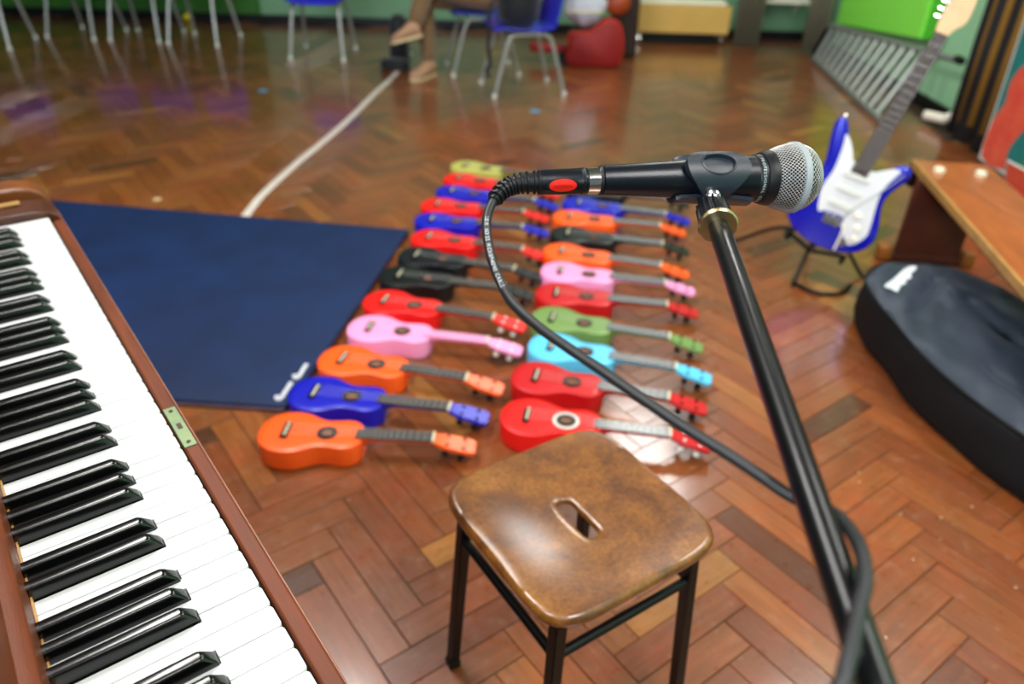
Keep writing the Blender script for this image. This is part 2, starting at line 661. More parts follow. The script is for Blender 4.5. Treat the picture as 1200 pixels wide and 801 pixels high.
def block_obj(name, lst):
    vs, fs, uvs, tones = [], [], [], []
    base = (lst[0][3].x, lst[0][3].y, 0) if len(lst) == 1 else (0, 0, 0)
    for (_, r, kind, p, rnd) in lst:
        block_geo(r, kind, rnd, base, vs, fs, uvs, tones)
    me = bpy.data.meshes.new(name)
    me.from_pydata(vs, [], fs)
    ul = me.uv_layers.new(name='UVMap')
    at = me.color_attributes.new('tone', 'FLOAT_COLOR', 'POINT')
    for i, t in enumerate(tones):
        at.data[i].color = (t, t, t, 1)
    for lp in me.loops:
        ul.data[lp.index].uv = uvs[lp.vertex_index]
    me.materials.append(M['parquet'])
    o = bpy.data.objects.new(name, me)
    COL.objects.link(o)
    o.location = base
    o.parent = floor
    return o


for bl in blocks[:300]:
    block_obj('parquet_block', [bl])
o = block_obj('parquet_blocks', blocks[300:])
o['kind'] = 'stuff'

# ---- white line painted on the floor (structure trim), coming out from under the mat
ln = catmull([V(-1.10, 2.60, 0), V(-1.108, 2.906, 0), V(-1.106, 3.15, 0), V(-1.066, 3.555, 0), V(-1.018, 3.9, 0), V(-.968, 4.34, 0), V(-.922, 4.935, 0), V(-.886, 5.289, 0), V(-.86, 5.75, 0), V(-.86, 6.2, 0)], 6)
b = nb()
prev = None
for i, p in enumerate(ln):
    t = (ln[min(i + 1, len(ln) - 1)] - ln[max(i - 1, 0)]).normalized()
    nrm = V(-t.y, t.x, 0)
    cur = [b.verts.new(p + nrm * s + V(0, 0, z)) for s, z in ((.019, -.001), (.017, .0008), (-.017, .0008), (-.019, -.001))]
    if prev:
        for k in range(3):
            b.faces.new((prev[k], prev[k + 1], cur[k + 1], cur[k]))
    prev = cur
fin('trim_1', b, 'line_white', kind='structure')

# ================================================================== PIANO
UX = V(0.613, -0.790, 0)
piano = thing('upright_piano', 'upright piano in reddish brown wood with open keyboard, at the left of the picture', 'piano', (-0.761, 1.14, 0), math.atan2(-0.790, 0.613))
KZ = 0.73
KW = 0.0235


def P_(name, bm, m, **k):
    return fin(name, bm, m, piano, **k)


# white keys: j = 0 is the treble end
# from the treble end: C B A G F E D | C B A G F E D ...
names = ['C', 'B', 'A', 'G', 'F', 'E', 'D']
cut = {'C': (0, .0042), 'B': (.0042, 0), 'A': (.0098 * .55, .0040), 'G': (.0046, .0048), 'F': (.0042, 0), 'E': (0, .0042), 'D': (.0044, .0044)}
# cut[x] = (cut on treble side, cut on bass side)
cut = {'C': (.0075, 0), 'B': (0, .0075), 'A': (.0035, .0075), 'G': (.0055, .0055), 'F': (.0075, 0), 'E': (0, .0075), 'D': (.0048, .0048)}
blk = []
key_mesh = {}
for j in range(52):
    nm = names[j % 7]
    if j == 0:
        ct = (0, 0)
    elif j == 51:
        ct = (0.0035, 0)
    else:
        ct = cut[nm]
    keyid = (nm, j == 0, j == 51)
    if keyid not in key_mesh:
        g = 0.00060
        x0, x1 = g, KW - g
        rr = .0034
        out = []
        # outline ccw seen from above; y = -v  (front at y = 0, back at y = -0.1485)
        def arc(cx, cy, a0, a1, n=3):
            return [(cx + rr * math.cos(a0 + (a1 - a0) * i / n), cy + rr * math.sin(a0 + (a1 - a0) * i / n)) for i in range(n + 1)]
        out += arc(x1 - rr, -rr, 0, PI / 2)
        out += arc(x0 + rr, -rr, PI / 2, PI)
        if ct[0]:
            out += [(x0, -.0495), (x0 + ct[0], -.0495)]
        out += [(x0 + ct[0], -.158), (x1 - ct[1], -.158)]
        if ct[1]:
            out += [(x1 - ct[1], -.0495), (x1, -.0495)]
        b = nb()
        prism(b, out, -0.018, 0)
        o = P_('white_key', b, 'white_key', bevel=.0006, seg=2)
        key_mesh[keyid] = o
    else:
        o = key_mesh[keyid].copy()
        COL.objects.link(o)
        o.parent = piano
    o.location = (j * KW, 0, KZ - random.random() * .0003)
    if j > 0 and nm in ('B', 'A', 'G', 'E', 'D') and j < 51:
        blk.append(j + 1 if True else j)
# black keys sit on the boundaries A#|B -> between B and A etc.
bk = None
for j in range(1, 51):
    nm = names[j % 7]           # white key j; black between j and j+1 (bass side)
    if nm in ('B', 'A', 'G', 'E', 'D'):
        off = {'B': .0018, 'A': 0, 'G': -.0018, 'E': .0012, 'D': -.0012}[nm] * 0
        xc = (j + 1) * KW + off
        if bk is None:
            b = nb()
            rs = []
            # rings from bottom up: half width, front y, corner radius
            for (hw, fy, rad, z) in ((.0066, -.0505, .001, -.006), (.0066, -.0505, .001, .001), (.0062, -.0520, .0018, .0035), (.0050, -.0580, .0030, .0105), (.0044, -.0600, .0032, .0122), (.0034, -.0615, .0028, .0126)):
                ring = [(hw, -.156, z)]
                for i in range(5):
                    a = PI / 2 * i / 4
                    ring.append((hw - rad + rad * math.cos(a), fy - rad + rad * math.sin(a), z))
                for i in range(5):
                    a = PI / 2 + PI / 2 * i / 4
                    ring.append((-hw + rad + rad * math.cos(a), fy - rad + rad * math.sin(a), z))
                ring.append((-hw, -.156, z))
                rs.append([V(*p) for p in ring])
            rings(b, rs)
            bk = P_('black_key', b, 'black_key', smooth=50)
            o = bk
        else:
            o = bk.copy()
            COL.objects.link(o)
            o.parent = piano
        o.location = (xc, 0, KZ)
# keybed, key slip, lock plate
KL = 52 * KW
b = nb()
box(b, (KL / 2, -.085, .655), (KL + .27, .21, .09))
P_('keybed', b, 'walnut_dark', bevel=.004)
b = nb()
box(b, (KL / 2, -.07, .703), (KL + .02, .13, .012))
P_('key_frame', b, 'felt')
b = nb()
box(b, (KL / 2 - .0, .0115, .688), (KL + .13, .0155, .068))
slip = P_('key_slip', b, 'walnut', bevel=.0025, seg=3)
b = nb()
tube(b, [V(-.05, .0192, .7195), V(.45, .0194, .7198), (.9, .0193, .7195), V(KL + .05, .0192, .7196)], .0012, 6)
fin('worn_edge', b, 'walnut_worn', slip, label='pale worn front edge')
b = nb()
box(b, (.6605, .0105, .7225), (.077, .0128, .0016))
lock = P_('lock_plate', b, 'brass_old', bevel=.0004, label='tarnished greenish brass lock plate')
b = nb()
box(b, (.6605, .0105, .7236), (.010, .0045, .0006))
fin('lock_slot', b, 'walnut_dark', lock)
for sx in (-.031, .031):
    b = nb()
    cyl(b, (.6605 + sx, .0105, .7232), (.6605 + sx, .0105, .7241), .0022, seg=10)
    fin('screw', b, 'walnut_dark', lock)
# nameboard and fallboard behind the keys
b = nb()
prism(b, [(-.1520, .7330), (-.1520, .775), (-.160, .7800), (-.185, .7800), (-.185, .7330)], -.002, KL + .004, Matrix(((0, 0, 1, 0), (1, 0, 0, 0), (0, 1, 0, 0), (0, 0, 0, 1))))
P_('name_board', b, 'walnut', bevel=.0015)
b = nb()
box(b, (KL / 2, -.1508, .7315), (KL, .0016, .006))
P_('brass_strip', b, 'bench_edge', label='thin yellowish strip behind the keys')
b = nb()
prism(b, [(-.163, .7805), (-.176, .93), (-.172, .942), (-.186, .945), (-.198, .93), (-.187, .7805)], -.002, KL + .004, Matrix(((0, 0, 1, 0), (1, 0, 0, 0), (0, 1, 0, 0), (0, 0, 0, 1))))
P_('fallboard', b, 'walnut', bevel=.003)
# pale chip on the name board
b = nb()
lathe(b, [(0, .0062), (.0006, .0055), (.0009, .003)], (.795, -.1522, .7445), (0, 1, 0), 9)
P_('paint_chip', b, 'walnut_worn', label='pale grey chip in the varnish')
# treble cheek block with inset strip and rounded arm
T_yz = Matrix(((0, 0, 1, 0), (1, 0, 0, 0), (0, 1, 0, 0), (0, 0, 0, 1)))    # outline (y,z) extruded in x
b = nb()
prism(b, [(.010, .650), (.018, .70), (.016, .728), (.004, .738), (-.02, .742), (-.155, .744), (-.155, .650)], -.072, -.002, T_yz)
cheek = P_('cheek_block', b, 'walnut_dark', bevel=.002)
b = nb()
box(b, (-.0475, -.095, .7455), (.013, .13, .0045))
fin('inset_strip', b, 'bench_edge', cheek, bevel=.001, label='lighter wooden strip')
b = nb()
armp = [(.0225, .60), (.0225, .69), (.020, .715), (.015, .733), (.006, .748), (-.008, .757), (-.03, .761), (-.30, .763), (-.30, .60)]
prism(b, armp, -.128, -.072, T_yz)
P_('arm', b, 'arm_wood', bevel=.005, seg=3, label='golden brown rounded end arm')
b = nb()
prism(b, armp, KL + .02, KL + .07, T_yz)
P_('arm', b, 'walnut', bevel=.005, seg=3)
b = nb()
prism(b, [(.010, .650), (.018, .70), (.016, .728), (.004, .738), (-.155, .744), (-.155, .650)], KL + .002, KL + .019, T_yz)
P_('cheek_block', b, 'walnut_dark', bevel=.002)
# case
b = nb()
box(b, (KL / 2, -.37, .58), (KL + .25, .33, 1.10))
P_('case', b, 'walnut', bevel=.004)
b = nb()
box(b, (KL / 2, -.36, 1.142), (KL + .29, .38, .024))
P_('lid', b, 'walnut', bevel=.006)
for xx in (-.10, KL + .045):
    b = nb()
    lathe(b, [(0, .028), (.03, .03), (.05, .022), (.3, .03), (.52, .022), (.56, .03), (.6095, .03)], (xx, -.02, 0), (0, 0, 1), 16)
    P_('leg', b, 'walnut')

# ================================================================== NAVY MAT
mo = V(-0.85, 2.2, 0)
mat_t = thing('floor_mat', 'large navy blue vinyl mat lying on the parquet beside the piano', 'mat', mo)
mo_out = [V(-1.95, 2.945, 0), V(-1.99, 1.62, 0), V(-.92, 1.605, 0), V(-.589, 1.589, 0), V(-.50, 2.2, 0), V(-.424, 2.758, 0), V(-1.2, 2.852, 0)]
# rounded slightly, with soft thickness
b = nb()
cen = sum(mo_out, V(0, 0, 0)) / len(mo_out)


def inset(pl, d):
    n = len(pl)
    res = []
    for i in range(n):
        a, p, c = pl[i - 1], pl[i], pl[(i + 1) % n]
        t = ((p - a).normalized() + (c - p).normalized()).normalized()
        nn = V(-t.y, t.x, 0)
        res.append(p + nn * d)
    return res


def catclosed(pl, n=5):
    return catmull(pl, n, True)


dense = []
for i in range(len(mo_out)):
    a, c = mo_out[i], mo_out[(i + 1) % len(mo_out)]
    for k in range(8):
        dense.append(a.lerp(c, k / 8))
rings(b, [[p + V(0, 0, z) for p in inset(dense, d)] for d, z in ((.004, .001), (0, .004), (0, .014), (.003, .018), (.010, .020))])
fin('mat_body', b, 'mat_blue', mat_t, world=True, smooth=60)
b = nb()
tube(b, [V(-1.99, 1.6195, .006), V(-.92, 1.6035, .006), V(-.592, 1.5875, .006)], .0045, 6)
fin('edge_binding', b, 'mat_edge', mat_t, world=True, label='faded pinkish brown edge binding')
b = nb()
tube(b, [V(-.583, 1.60, .017), V(-.497, 2.2, .0175), V(-.422, 2.752, .017)], .0035, 6)
fin('edge_binding', b, 'mat_blue', mat_t, world=True)
# two stroke-like white printed marks near the corner
for pts in ([V(-.583, 1.789, 0), V(-.590, 1.723, 0)], [V(-.602, 1.697, 0), V(-.611, 1.622, 0)]):
    b = nb()
    a, c = pts
    d = (c - a).normalized()
    n = V(-d.y, d.x, 0)
    foot = c - n * .015 + d * -.002
    strip = catmull([a, a.lerp(c, .5), c + d * .002, (c + foot) / 2 + d * .006, foot - d * .008], 4)
    prev = None
    for i, p in enumerate(strip):
        t = (strip[min(i + 1, len(strip) - 1)] - strip[max(i - 1, 0)]).normalized()
        nn = V(-t.y, t.x, 0) * .0062
        cur = [b.verts.new(p + nn + V(0, 0, .0203)), b.verts.new(p - nn + V(0, 0, .0203))]
        if prev:
            b.faces.new((prev[0], prev[1], cur[1], cur[0]))
        prev = cur
    fin('printed_mark', b, 'print_white', mat_t, world=True, label='white printed stroke')

# ================================================================== UKULELES
uk_mats = {}


def uk_color(nm, hexv, rough=0.42, coat=0.15):
    uk_mats[nm] = mat('ukulele paint ' + nm, hexv, rough, coat=coat, var=0.03, scale=10)
    return uk_mats[nm]


for n_, h_ in (('orange', '#FF5C14'), ('blue', '#070DB0'), ('pink', '#F59ACB'), ('red', '#E60E0A'), ('black', '#07090C'), ('navy', '#080A14'), ('green', '#6F8F4C'), ('light blue', '#5CC4F0'), ('olive', '#B4B45A'), ('black green highlight', '#161E14'), ('dark red', '#BE0A12')):  # green highlights on the black heads are put into their colour
    uk_color(n_, h_)
M['fretboard'] = mat('grey brown fretboard', '#3E3A38', 0.32, coat=0.25, var=0.15)
M['fretboard_grey'] = mat('greyish fretboard', '#5C6266', 0.3, coat=0.25)
M['ivory'] = mat('ivory plastic', '#DDD6B8', 0.4)
M['soundhole'] = mat('dark sound hole', '#1C100A', 0.9)
M['label_tan'] = mat('tan label', '#7C4B2E', 0.8)
M['string'] = mat('nylon string', '#D8D8D8', 0.25)
M['peg_white'] = mat('white peg', '#E8E4E0', 0.35)
M['pegs_chrome'] = M['chrome']
BWS = .93
hb = [(0, 0), (.003, .028), (.018, .058), (.045, .0775), (.078, .0835), (.108, .077), (.136, .0615), (.160, .0535), (.186, .0555), (.212, .0590), (.236, .0510), (.250, .033), (.2545, .014)]
hb = [(x, y * BWS) for x, y in hb]
up_ = [(x, -y) for x, y in hb]
lo_ = [(x, y) for x, y in reversed(hb[1:])]
body_out = [(p.x, p.y) for p in catmull([V(x, y, 0) for x, y in up_ + lo_], 4, True)]
UK_CACHE = {}


def uk_proto(body, head, fret, peg, rosette=False, dots=False, neckc=None):
    t = thing('ukulele', 'x', 'ukulele')
    neckc = neckc or body
    b = nb()
    n = len(body_out)
    def ins(d):
        pl = [V(x, y, 0) for x, y in body_out]
        return inset(pl, d)
    rings(b, [[p + V(0, 0, z) for p in ins(d)] for d, z in ((.003, .0012), (0, .004), (0, .0565), (.0008, .0585), (.0022, .0594), (.02, .0600))])
    fin('body', b, uk_mats[body], t, smooth=40)
    if rosette:
        b = nb()
        lathe(b, [(0, .0335), (.0004, .0335)], (.166, 0, .0600), (0, 0, 1), 28)
        fin('rosette', b, 'card', t, label='pale ring around the sound hole')
    b = nb()
    lathe(b, [(0, .0255), (.0007, .0255), (.0008, .0240)], (.166, 0, .0600), (0, 0, 1), 28)
    hole = fin('sound_hole', b, 'soundhole', t)
    b = nb()
    box(b, (.166, 0, .0608), (.022, .018, .0003))
    fin('maker_label', b, 'label_tan', hole)
    b = nb()
    box(b, (.066, 0, .0632), (.017, .058, .0066))
    br = fin('bridge', b, 'rubber', t, bevel=.0012)
    b = nb()
    box(b, (.0685, 0, .0675), (.0045, .048, .0035))
    fin('saddle', b, 'ivory', br, bevel=.0006)
    # neck (half round) and heel
    b = nb()
    rs = []
    for x, hw, dp in ((.245, .018, .040), (.262, .0178, .026), (.285, .0175, .015), (.36, .0172, .0135), (.424, .017, .013)):
        rs.append([V(x, math.cos(PI + PI * i / 8) * hw, .0605 + math.sin(PI + PI * i / 8) * dp) for i in range(9)])
    rings(b, rs)
    fin('neck', b, uk_mats[neckc], t)
    b = nb()
    box(b, (.3305, 0, .0625), (.187, .0355, .004))
    fb = fin('fretboard', b, fret, t, bevel=.0006)
    b = nb()
    for k in range(1, 13):
        xx = .424 - .345 * (1 - 2 ** (-k / 12.0))
        if xx > .24:
            box(b, (xx, 0, .0648), (.0012, .0345, .0008))
    fin('frets', b, 'fret', fb, smooth=None, kind='stuff')
    if dots:
        for xx in (.398, .362, .345, .316, .29, .272, .253):
            b = nb()
            cyl(b, (xx, .0155, .0645), (xx, .0155, .0653), .0022, seg=8)
            fin('fret_dot', b, 'ivory', fb)
    b = nb()
    box(b, (.4255, 0, .0638), (.0052, .036, .0075))
    fin('nut', b, 'ivory', t, bevel=.0006)
    b = nb()
    for k in range(4):
        y0 = -.0125 + k * .0083
        y1 = -.0190 + k * .0127
        cyl(b, (.070, y1 * 1.0, .0700), (.4255, y0, .0682), .00022, seg=5)
    fin('strings', b, 'string', t, kind='stuff')
    # headstock, tilted back
    ca, sa = math.cos(math.radians(13)), math.sin(math.radians(13))
    T = Matrix(((ca, 0, sa, .428), (0, 1, 0, 0), (-sa, 0, ca, .0590), (0, 0, 0, 1)))
    ho = [(0, -.0175), (.012, -.0195), (.030, -.0265), (.055, -.0265), (.082, -.0275), (.098, -.0245), (.103, -.015), (.101, 0), (.103, .015), (.098, .0245), (.082, .0275), (.055, .0265), (.030, .0265), (.012, .0195), (0, .0175)]
    b = nb()
    prism(b, ho, -.008, .003, T)
    hd = fin('headstock', b, uk_mats[head], t, bevel=.0015)
    for (hx, hy) in ((.032, -.016), (.032, .016), (.072, -.017), (.072, .017)):
        b = nb()
        z_ = (T.to_3x3() @ V(0, 0, 1)).normalized()
        o_ = T @ V(hx, hy, 0)
        lathe(b, [(-.030, .0045), (-.028, .0085), (-.019, .0085), (-.016, .0035), (.0035, .0035), (.0045, .0045), (.008, .0032)], o_, z_, 10)
        fin('tuning_peg', b, peg, t)
    return t


def uke(c0, ang, key, label, group):
    if key not in UK_CACHE:
        body, head, fret, peg, ros, dots, neck = key
        o = uk_proto(body, head, fret, peg, ros, dots, neck)
        UK_CACHE[key] = o
    else:
        o = copy_tree(UK_CACHE[key])
    o.location = (c0[0], c0[1], 0.0)
    o.rotation_euler = (0, 0, math.radians(ang))
    o['label'] = label
    o['group'] = group
    return o


FG, FB = 'fretboard_grey', 'fretboard'
K = lambda body, head=None, fret=FB, peg='rubber', ros=False, dots=False, neck=None: (body, head or body, fret, peg, ros, dots, neck)
GL, GR = 'ukuleles in the left-hand column on the floor', 'ukuleles in the right-hand column on the floor'
left = [
    ((-0.607, 1.438), -1.6, K('orange'), 'orange ukulele nearest the viewer in the left column, just in front of the blue one'),
    ((-0.576, 1.607), -7.4, K('blue'), 'blue ukulele between the two orange ones, touching the white marks on the mat corner'),
    ((-0.536, 1.773), -11.7, K('orange'), 'orange ukulele behind the front blue one and before the pink one, left column'),
    ((-0.491, 1.945), -8.9, K('pink', 'pink', 'PINK', 'peg_white'), 'all-pink ukulele with a pink fingerboard in the left column'),
    ((-0.473, 2.117), -13.4, K('red', 'red', FB, 'peg_white'), 'bright red ukulele between the all-pink and the nearer black one'),
    ((-0.453, 2.294), -10.4, K('black'), 'black ukulele directly behind the large bright red one, left column'),
    ((-0.414, 2.455), -13.3, K('navy'), 'black ukulele between another black one and a red one, left column'),
    ((-0.387, 2.614), -12.9, K('red'), 'red ukulele between the farther black and the first small blue one'),
    ((-0.396, 2.773), -6.4, K('blue'), 'small blue ukulele lying between two red ones, nearer of the two far blue ones'),
    ((-0.390, 2.935), -8.1, K('red'), 'red ukulele between the two far blue ones, left column'),
    ((-0.343, 3.095), -11.7, K('blue'), 'farthest blue ukulele of the left column, between two red ones near the end'),
    ((-0.325, 3.258), -15.4, K('red'), 'farthest red ukulele, next to the olive one at the far end'),
    ((-0.306, 3.432), -17.4, K('olive'), 'pale olive green ukulele at the far end of the left column'),
]
right = [
    ((-0.022, 1.537), -8.4, K('red', 'dark red', FG, 'peg_white', True, True), 'glossy red ukulele with ringed sound hole, partly behind the stool seat'),
    ((0.003, 1.718), -12.0, K('dark red', 'dark red', FG), 'dark red ukulele between the front red one and the light blue one'),
    ((0.050, 1.880), -14.5, K('light blue', 'light blue', FG), 'light blue ukulele crossed by the microphone cable'),
    ((0.058, 2.042), -14.4, K('green', 'green', FG), 'sage green ukulele behind the light blue one'),
    ((0.073, 2.198), -8.4, K('dark red', 'dark red', FG), 'red ukulele between the sage green one and the pink one, right column'),
    ((0.093, 2.363), -10.2, K('pink', 'pink', FG), 'pink ukulele with a grey fingerboard in the right column'),
    ((0.105, 2.530), -14.9, K('orange', 'orange', FG), 'orange ukulele between the pink one and the black one, right column'),
    ((0.133, 2.688), -11.2, K('black', 'black green highlight', FG), 'black ukulele with green highlights painted into its head, lying between two orange ones'),
    ((0.148, 2.850), -9.6, K('orange', 'orange', FG), 'orange ukulele between the black one and the blue one, right column'),
    ((0.195, 3.006), -14.4, K('blue', 'blue', FG), 'blue ukulele of the right column, just below the microphone plug'),
    ((0.219, 3.164), -10.8, K('black', 'black green highlight', FG), 'black ukulele at the far end of the right column, behind the microphone'),
]
M['PINK'] = uk_mats['pink']
for c0, a, k, lb in left:
    uke(c0, a, k, lb, GL)
for c0, a, k, lb in right:
    uke(c0, a, k, lb, GR)

# ================================================================== STOOL
SC = V(0.106, 0.822, 0)
SA = math.radians(34)
stool = thing('stool', 'square stool with worn golden brown dished seat, hand slot and black metal frame', 'stool', SC, SA)
SH = 0.43
# seat as a polar grid around the hand slot: bulging square outline, dished top
NS = 96


def seat_r(th):
    hs, p = .1545, 6.0
    c, s = abs(math.cos(th)), abs(math.sin(th))
    return hs * 1.02 / ((c ** p + s ** p) ** (1 / p))


def slot_pt(th, k=1.0):
    # stadium, long along local y
    a, hl = .0135 * k, .029 + .0135 * (k - 1)
    x, y = math.cos(th) * 1.0, math.sin(th) * 1.0
    # ray hits stadium
    best = None
    for t in [i * .0005 for i in range(1, 120)]:
        px_, py_ = x * t, y * t
        dy_ = max(0, abs(py_) - hl)
        if math.hypot(px_, dy_) >= a:
            best = t
            break
    return best or .04


def top_z(x, y):
    q = (abs(x / .122) ** 2.6 + abs(y / .118) ** 2.6)
    dish = -.017 * math.exp(-q * 1.1)
    return SH + dish


b = nb()
rs = []
ths = [2 * PI * i / NS for i in range(NS)]
slot = [slot_pt(t) for t in ths]
outr = [seat_r(t) for t in ths]


def ring_at(fn):
    return [V(*fn(i)) for i in range(NS)]


def pt(i, r, z):
    return (math.cos(ths[i]) * r, math.sin(ths[i]) * r, z)


TH = .026
seq = []
seq.append(ring_at(lambda i: pt(i, slot[i], SH - TH + .004)))
seq.append(ring_at(lambda i: pt(i, slot[i], top_z(0, 0) - .004)))
seq.append(ring_at(lambda i: pt(i, slot[i] + .0015, top_z(0, 0) - .001)))
seq.append(ring_at(lambda i: pt(i, slot[i] + .004, top_z(0, 0) + .0002)))
for k in range(1, 15):
    f = k / 14
    def fn(i, f=f):
        r = slot[i] + .005 + (outr[i] - .012 - slot[i] - .005) * f
        x, y = math.cos(ths[i]) * r, math.sin(ths[i]) * r
        return (x, y, top_z(x, y))
    seq.append(ring_at(fn))
for d, z in ((.006, -.0012), (.002, -.0045), (0, -.010), (0, -.016), (.003, -.021), (.008, -.0245), (.016, -.026)):
    seq.append(ring_at(lambda i, d=d, z=z: pt(i, outr[i] - d, SH + z)))
seq.append(ring_at(lambda i: pt(i, slot[i], SH - TH)))
seq.append(seq[0])
vr = [[b.verts.new(p) for p in ring] for ring in seq[:-1]]
vr.append(vr[0])
for a_, c_ in zip(vr[:-1], vr[1:]):
    for i in range(NS):
        b.faces.new((a_[i], a_[(i + 1) % NS], c_[(i + 1) % NS], c_[i]))
fin('seat', b, 'stool_wood', stool, smooth=50, label='worn golden brown dished seat with a slot')
for sx, sy in ((-1, -1), (1, -1), (1, 1), (-1, 1)):
    b = nb()
    tp = V(sx * .121, sy * .121, SH - TH - .001)
    ft = V(sx * .140, sy * .140, 0.014)
    s_ = .0095
    rings(b, [[q + V(dx * s_, dy * s_, 0) for dx, dy in ((-1, -1), (1, -1), (1, 1), (-1, 1))] for q in (ft, tp)])
    fin('leg', b, 'steel_black', stool, bevel=.002)
    b = nb()
    box(b, (ft.x, ft.y, .008), (.023, .023, .016))
    fin('rubber_foot', b, 'rubber', stool, bevel=.003)
for (a, c) in (((-1, -1), (1, -1)), ((1, -1), (1, 1)), ((1, 1), (-1, 1)), ((-1, 1), (-1, -1))):
    b = nb()
    z_ = .326
    k_ = .1255
    A, C_ = V(a[0] * k_, a[1] * k_, z_), V(c[0] * k_, c[1] * k_, z_)
    cyl(b, A, C_, .0075, seg=12)
    fin('stretcher', b, 'steel_black', stool)
    b = nb()
    A.z = C_.z = SH - TH - .008
    d_ = (C_ - A)
    box(b, (A + C_) / 2, (abs(d_.x) + .012, abs(d_.y) + .012, .014))
    fin('seat_frame', b, 'steel_black', stool)

# ================================================================== MICROPHONE
TA = V(0.063, 0.554, 1.032)
HD = V(0.2405, 0.592, 1.027)
ax = (HD - TA).normalized()
ML = (HD - TA).length
camv = (V(0, 0, CZ) - (TA + HD) / 2).normalized()
mic = thing('microphone', 'black handheld microphone with silver mesh head held in the stand clip', 'microphone', TA)
fx, fy_, fz = frame(ax, camv)      # fy_ points to the camera side


def mp(s, th, r):
    """point on the mic: s along axis, th around (0 = towards viewer, + = upwards/away)"""
    # y' towards camera, x' = up-ish in the picture
    return TA + ax * s + (fy_ * math.cos(th) + upv * math.sin(th)) * r


upv = ax.cross(fy_)
if upv.z < 0:
    upv = -upv
b = nb()
lathe(b, [(0, .0098), (.001, .0112), (.006, .0116), (.03, .0128), (.07, .0150), (.105, .0170), (.118, .0176), (.124, .0178)], TA, ax, 48)
fin('mic_body', b, 'mic_black', mic, world=True)
b = nb()
lathe(b, [(.1235, .0176), (.1242, .0181), (.1295, .0187), (.1302, .0187)], TA, ax, 48)
band = fin('printed_band', b, 'black_paint', mic, world=True)
b = nb()
lathe(b, [(.1300, .0186), (.1306, .0196), (.134, .0210), (.1385, .0216), (.1392, .0206)], TA, ax, 48)
fin('collar', b, 'rubber', mic, world=True)
# letters round the band
word = 'PROFESSIONAL  GS-51  mk'
b = nb()
th_ = 0.95
for chx in word:
    if chx == ' ':
        th_ -= .06
        continue
    vs, fs, wd = text_polys(chx, .0036)
    vv = []
    for v in vs:
        a = th_ - v.x / .0186
        vv.append(b.verts.new(mp(.1254 + v.y, a, .01895)))
    for f in fs:
        b.faces.new([vv[i] for i in f])
    th_ -= (wd + .0006) / .0186
fin('lettering', b, 'mic_letter', band, world=True, smooth=None)


def grille(name, prof, parent, seg, wire):
    """woven diamond mesh on a lathe profile"""
    # resample profile evenly
    pts = [V(s, r, 0) for s, r in prof]
    L_ = [0]
    for p, q in zip(pts[:-1], pts[1:]):
        L_.append(L_[-1] + (q - p).length)
    step = .00155
    n = int(L_[-1] / step)
    rowp = []
    for i in range(n + 1):
        d = L_[-1] * i / n
        k = 0
        while k < len(L_) - 2 and L_[k + 1] < d:
            k += 1
        f = (d - L_[k]) / (L_[k + 1] - L_[k])
        q = pts[k].lerp(pts[k + 1], f)
        rowp.append((q.x, q.y))
    b = nb()
    grid = []
    for i, (s, r) in enumerate(rowp):
        ring = []
        for j in range(seg):
            th = 2 * PI * (j + .5 * (i % 2)) / seg
            ring.append(b.verts.new(mp(s, th, r)))
        grid.append(ring)
    for i in range(1, len(rowp) - 1):
        for j in range(seg):
            lft = grid[i][j]
            rgt = grid[i][(j + 1) % seg]
            o_ = (j + (1 if i % 2 else 0))
            mid = (j + 1) % seg if i % 2 else j % seg
            # row i odd has +.5 offset: between j and j+1 of odd row lies j+1 of even row
            if i % 2 == 0:
                mid = j
            top_ = grid[i - 1][mid]
            bot_ = grid[i + 1][mid]
            try:
                b.faces.new((lft, top_, rgt, bot_))
            except ValueError:
                pass
    o = fin(name, b, 'grille', parent, world=True, smooth=180)
    md = o.modifiers.new('wire', 'WIREFRAME')
    md.thickness = wire
    md.use_even_offset = False
    md.use_replace = True
    return o


low = [(.1385, .0203), (.142, .0223), (.146, .0240), (.150, .0253), (.154, .0262), (.1575, .0267)]
R2 = .0266
dome = [(.1600, R2)]
for i in range(1, 14):
    a = PI / 2 * i / 13 * .97
    dome.append((.1600 + .0215 * math.sin(a), R2 * math.cos(a) ** .9))
grille('mesh_basket', low, mic, 54, .00062)
grille('mesh_dome', dome, mic, 42, .00072)
b = nb()
lathe(b, [(.1565, .0258), (.1568, .0272), (.1580, .0280), (.1612, .0280), (.1622, .0272), (.1625, .0258)], TA, ax, 64)
fin('grille_ring', b, 'grille_ring', mic, world=True)
b = nb()
lathe(b, [(s, r - .0011) for s, r in low] + [(s, max(.0002, r - .0011)) for s, r in dome], TA, ax, 48)
fin('inner_foam', b, 'foam', mic, world=True)

# ---- plug on the tail of the microphone (belongs to the cable)
cab = thing('microphone_cable', 'dark grey microphone cable with black plug looping down to the boom', 'cable', V(-.02, .5, 0))
CT = V(0.0165, 0.547, 1.0315)
pax = (TA - CT).normalized()
PL = (TA - CT).length


def pp(s, th, r, O=CT):
    u_ = frame(pax, camv)
    up2 = pax.cross(u_[1])
    if up2.z < 0:
        up2 = -up2
    return O + pax * s + (u_[1] * math.cos(th) + up2 * math.sin(th)) * r


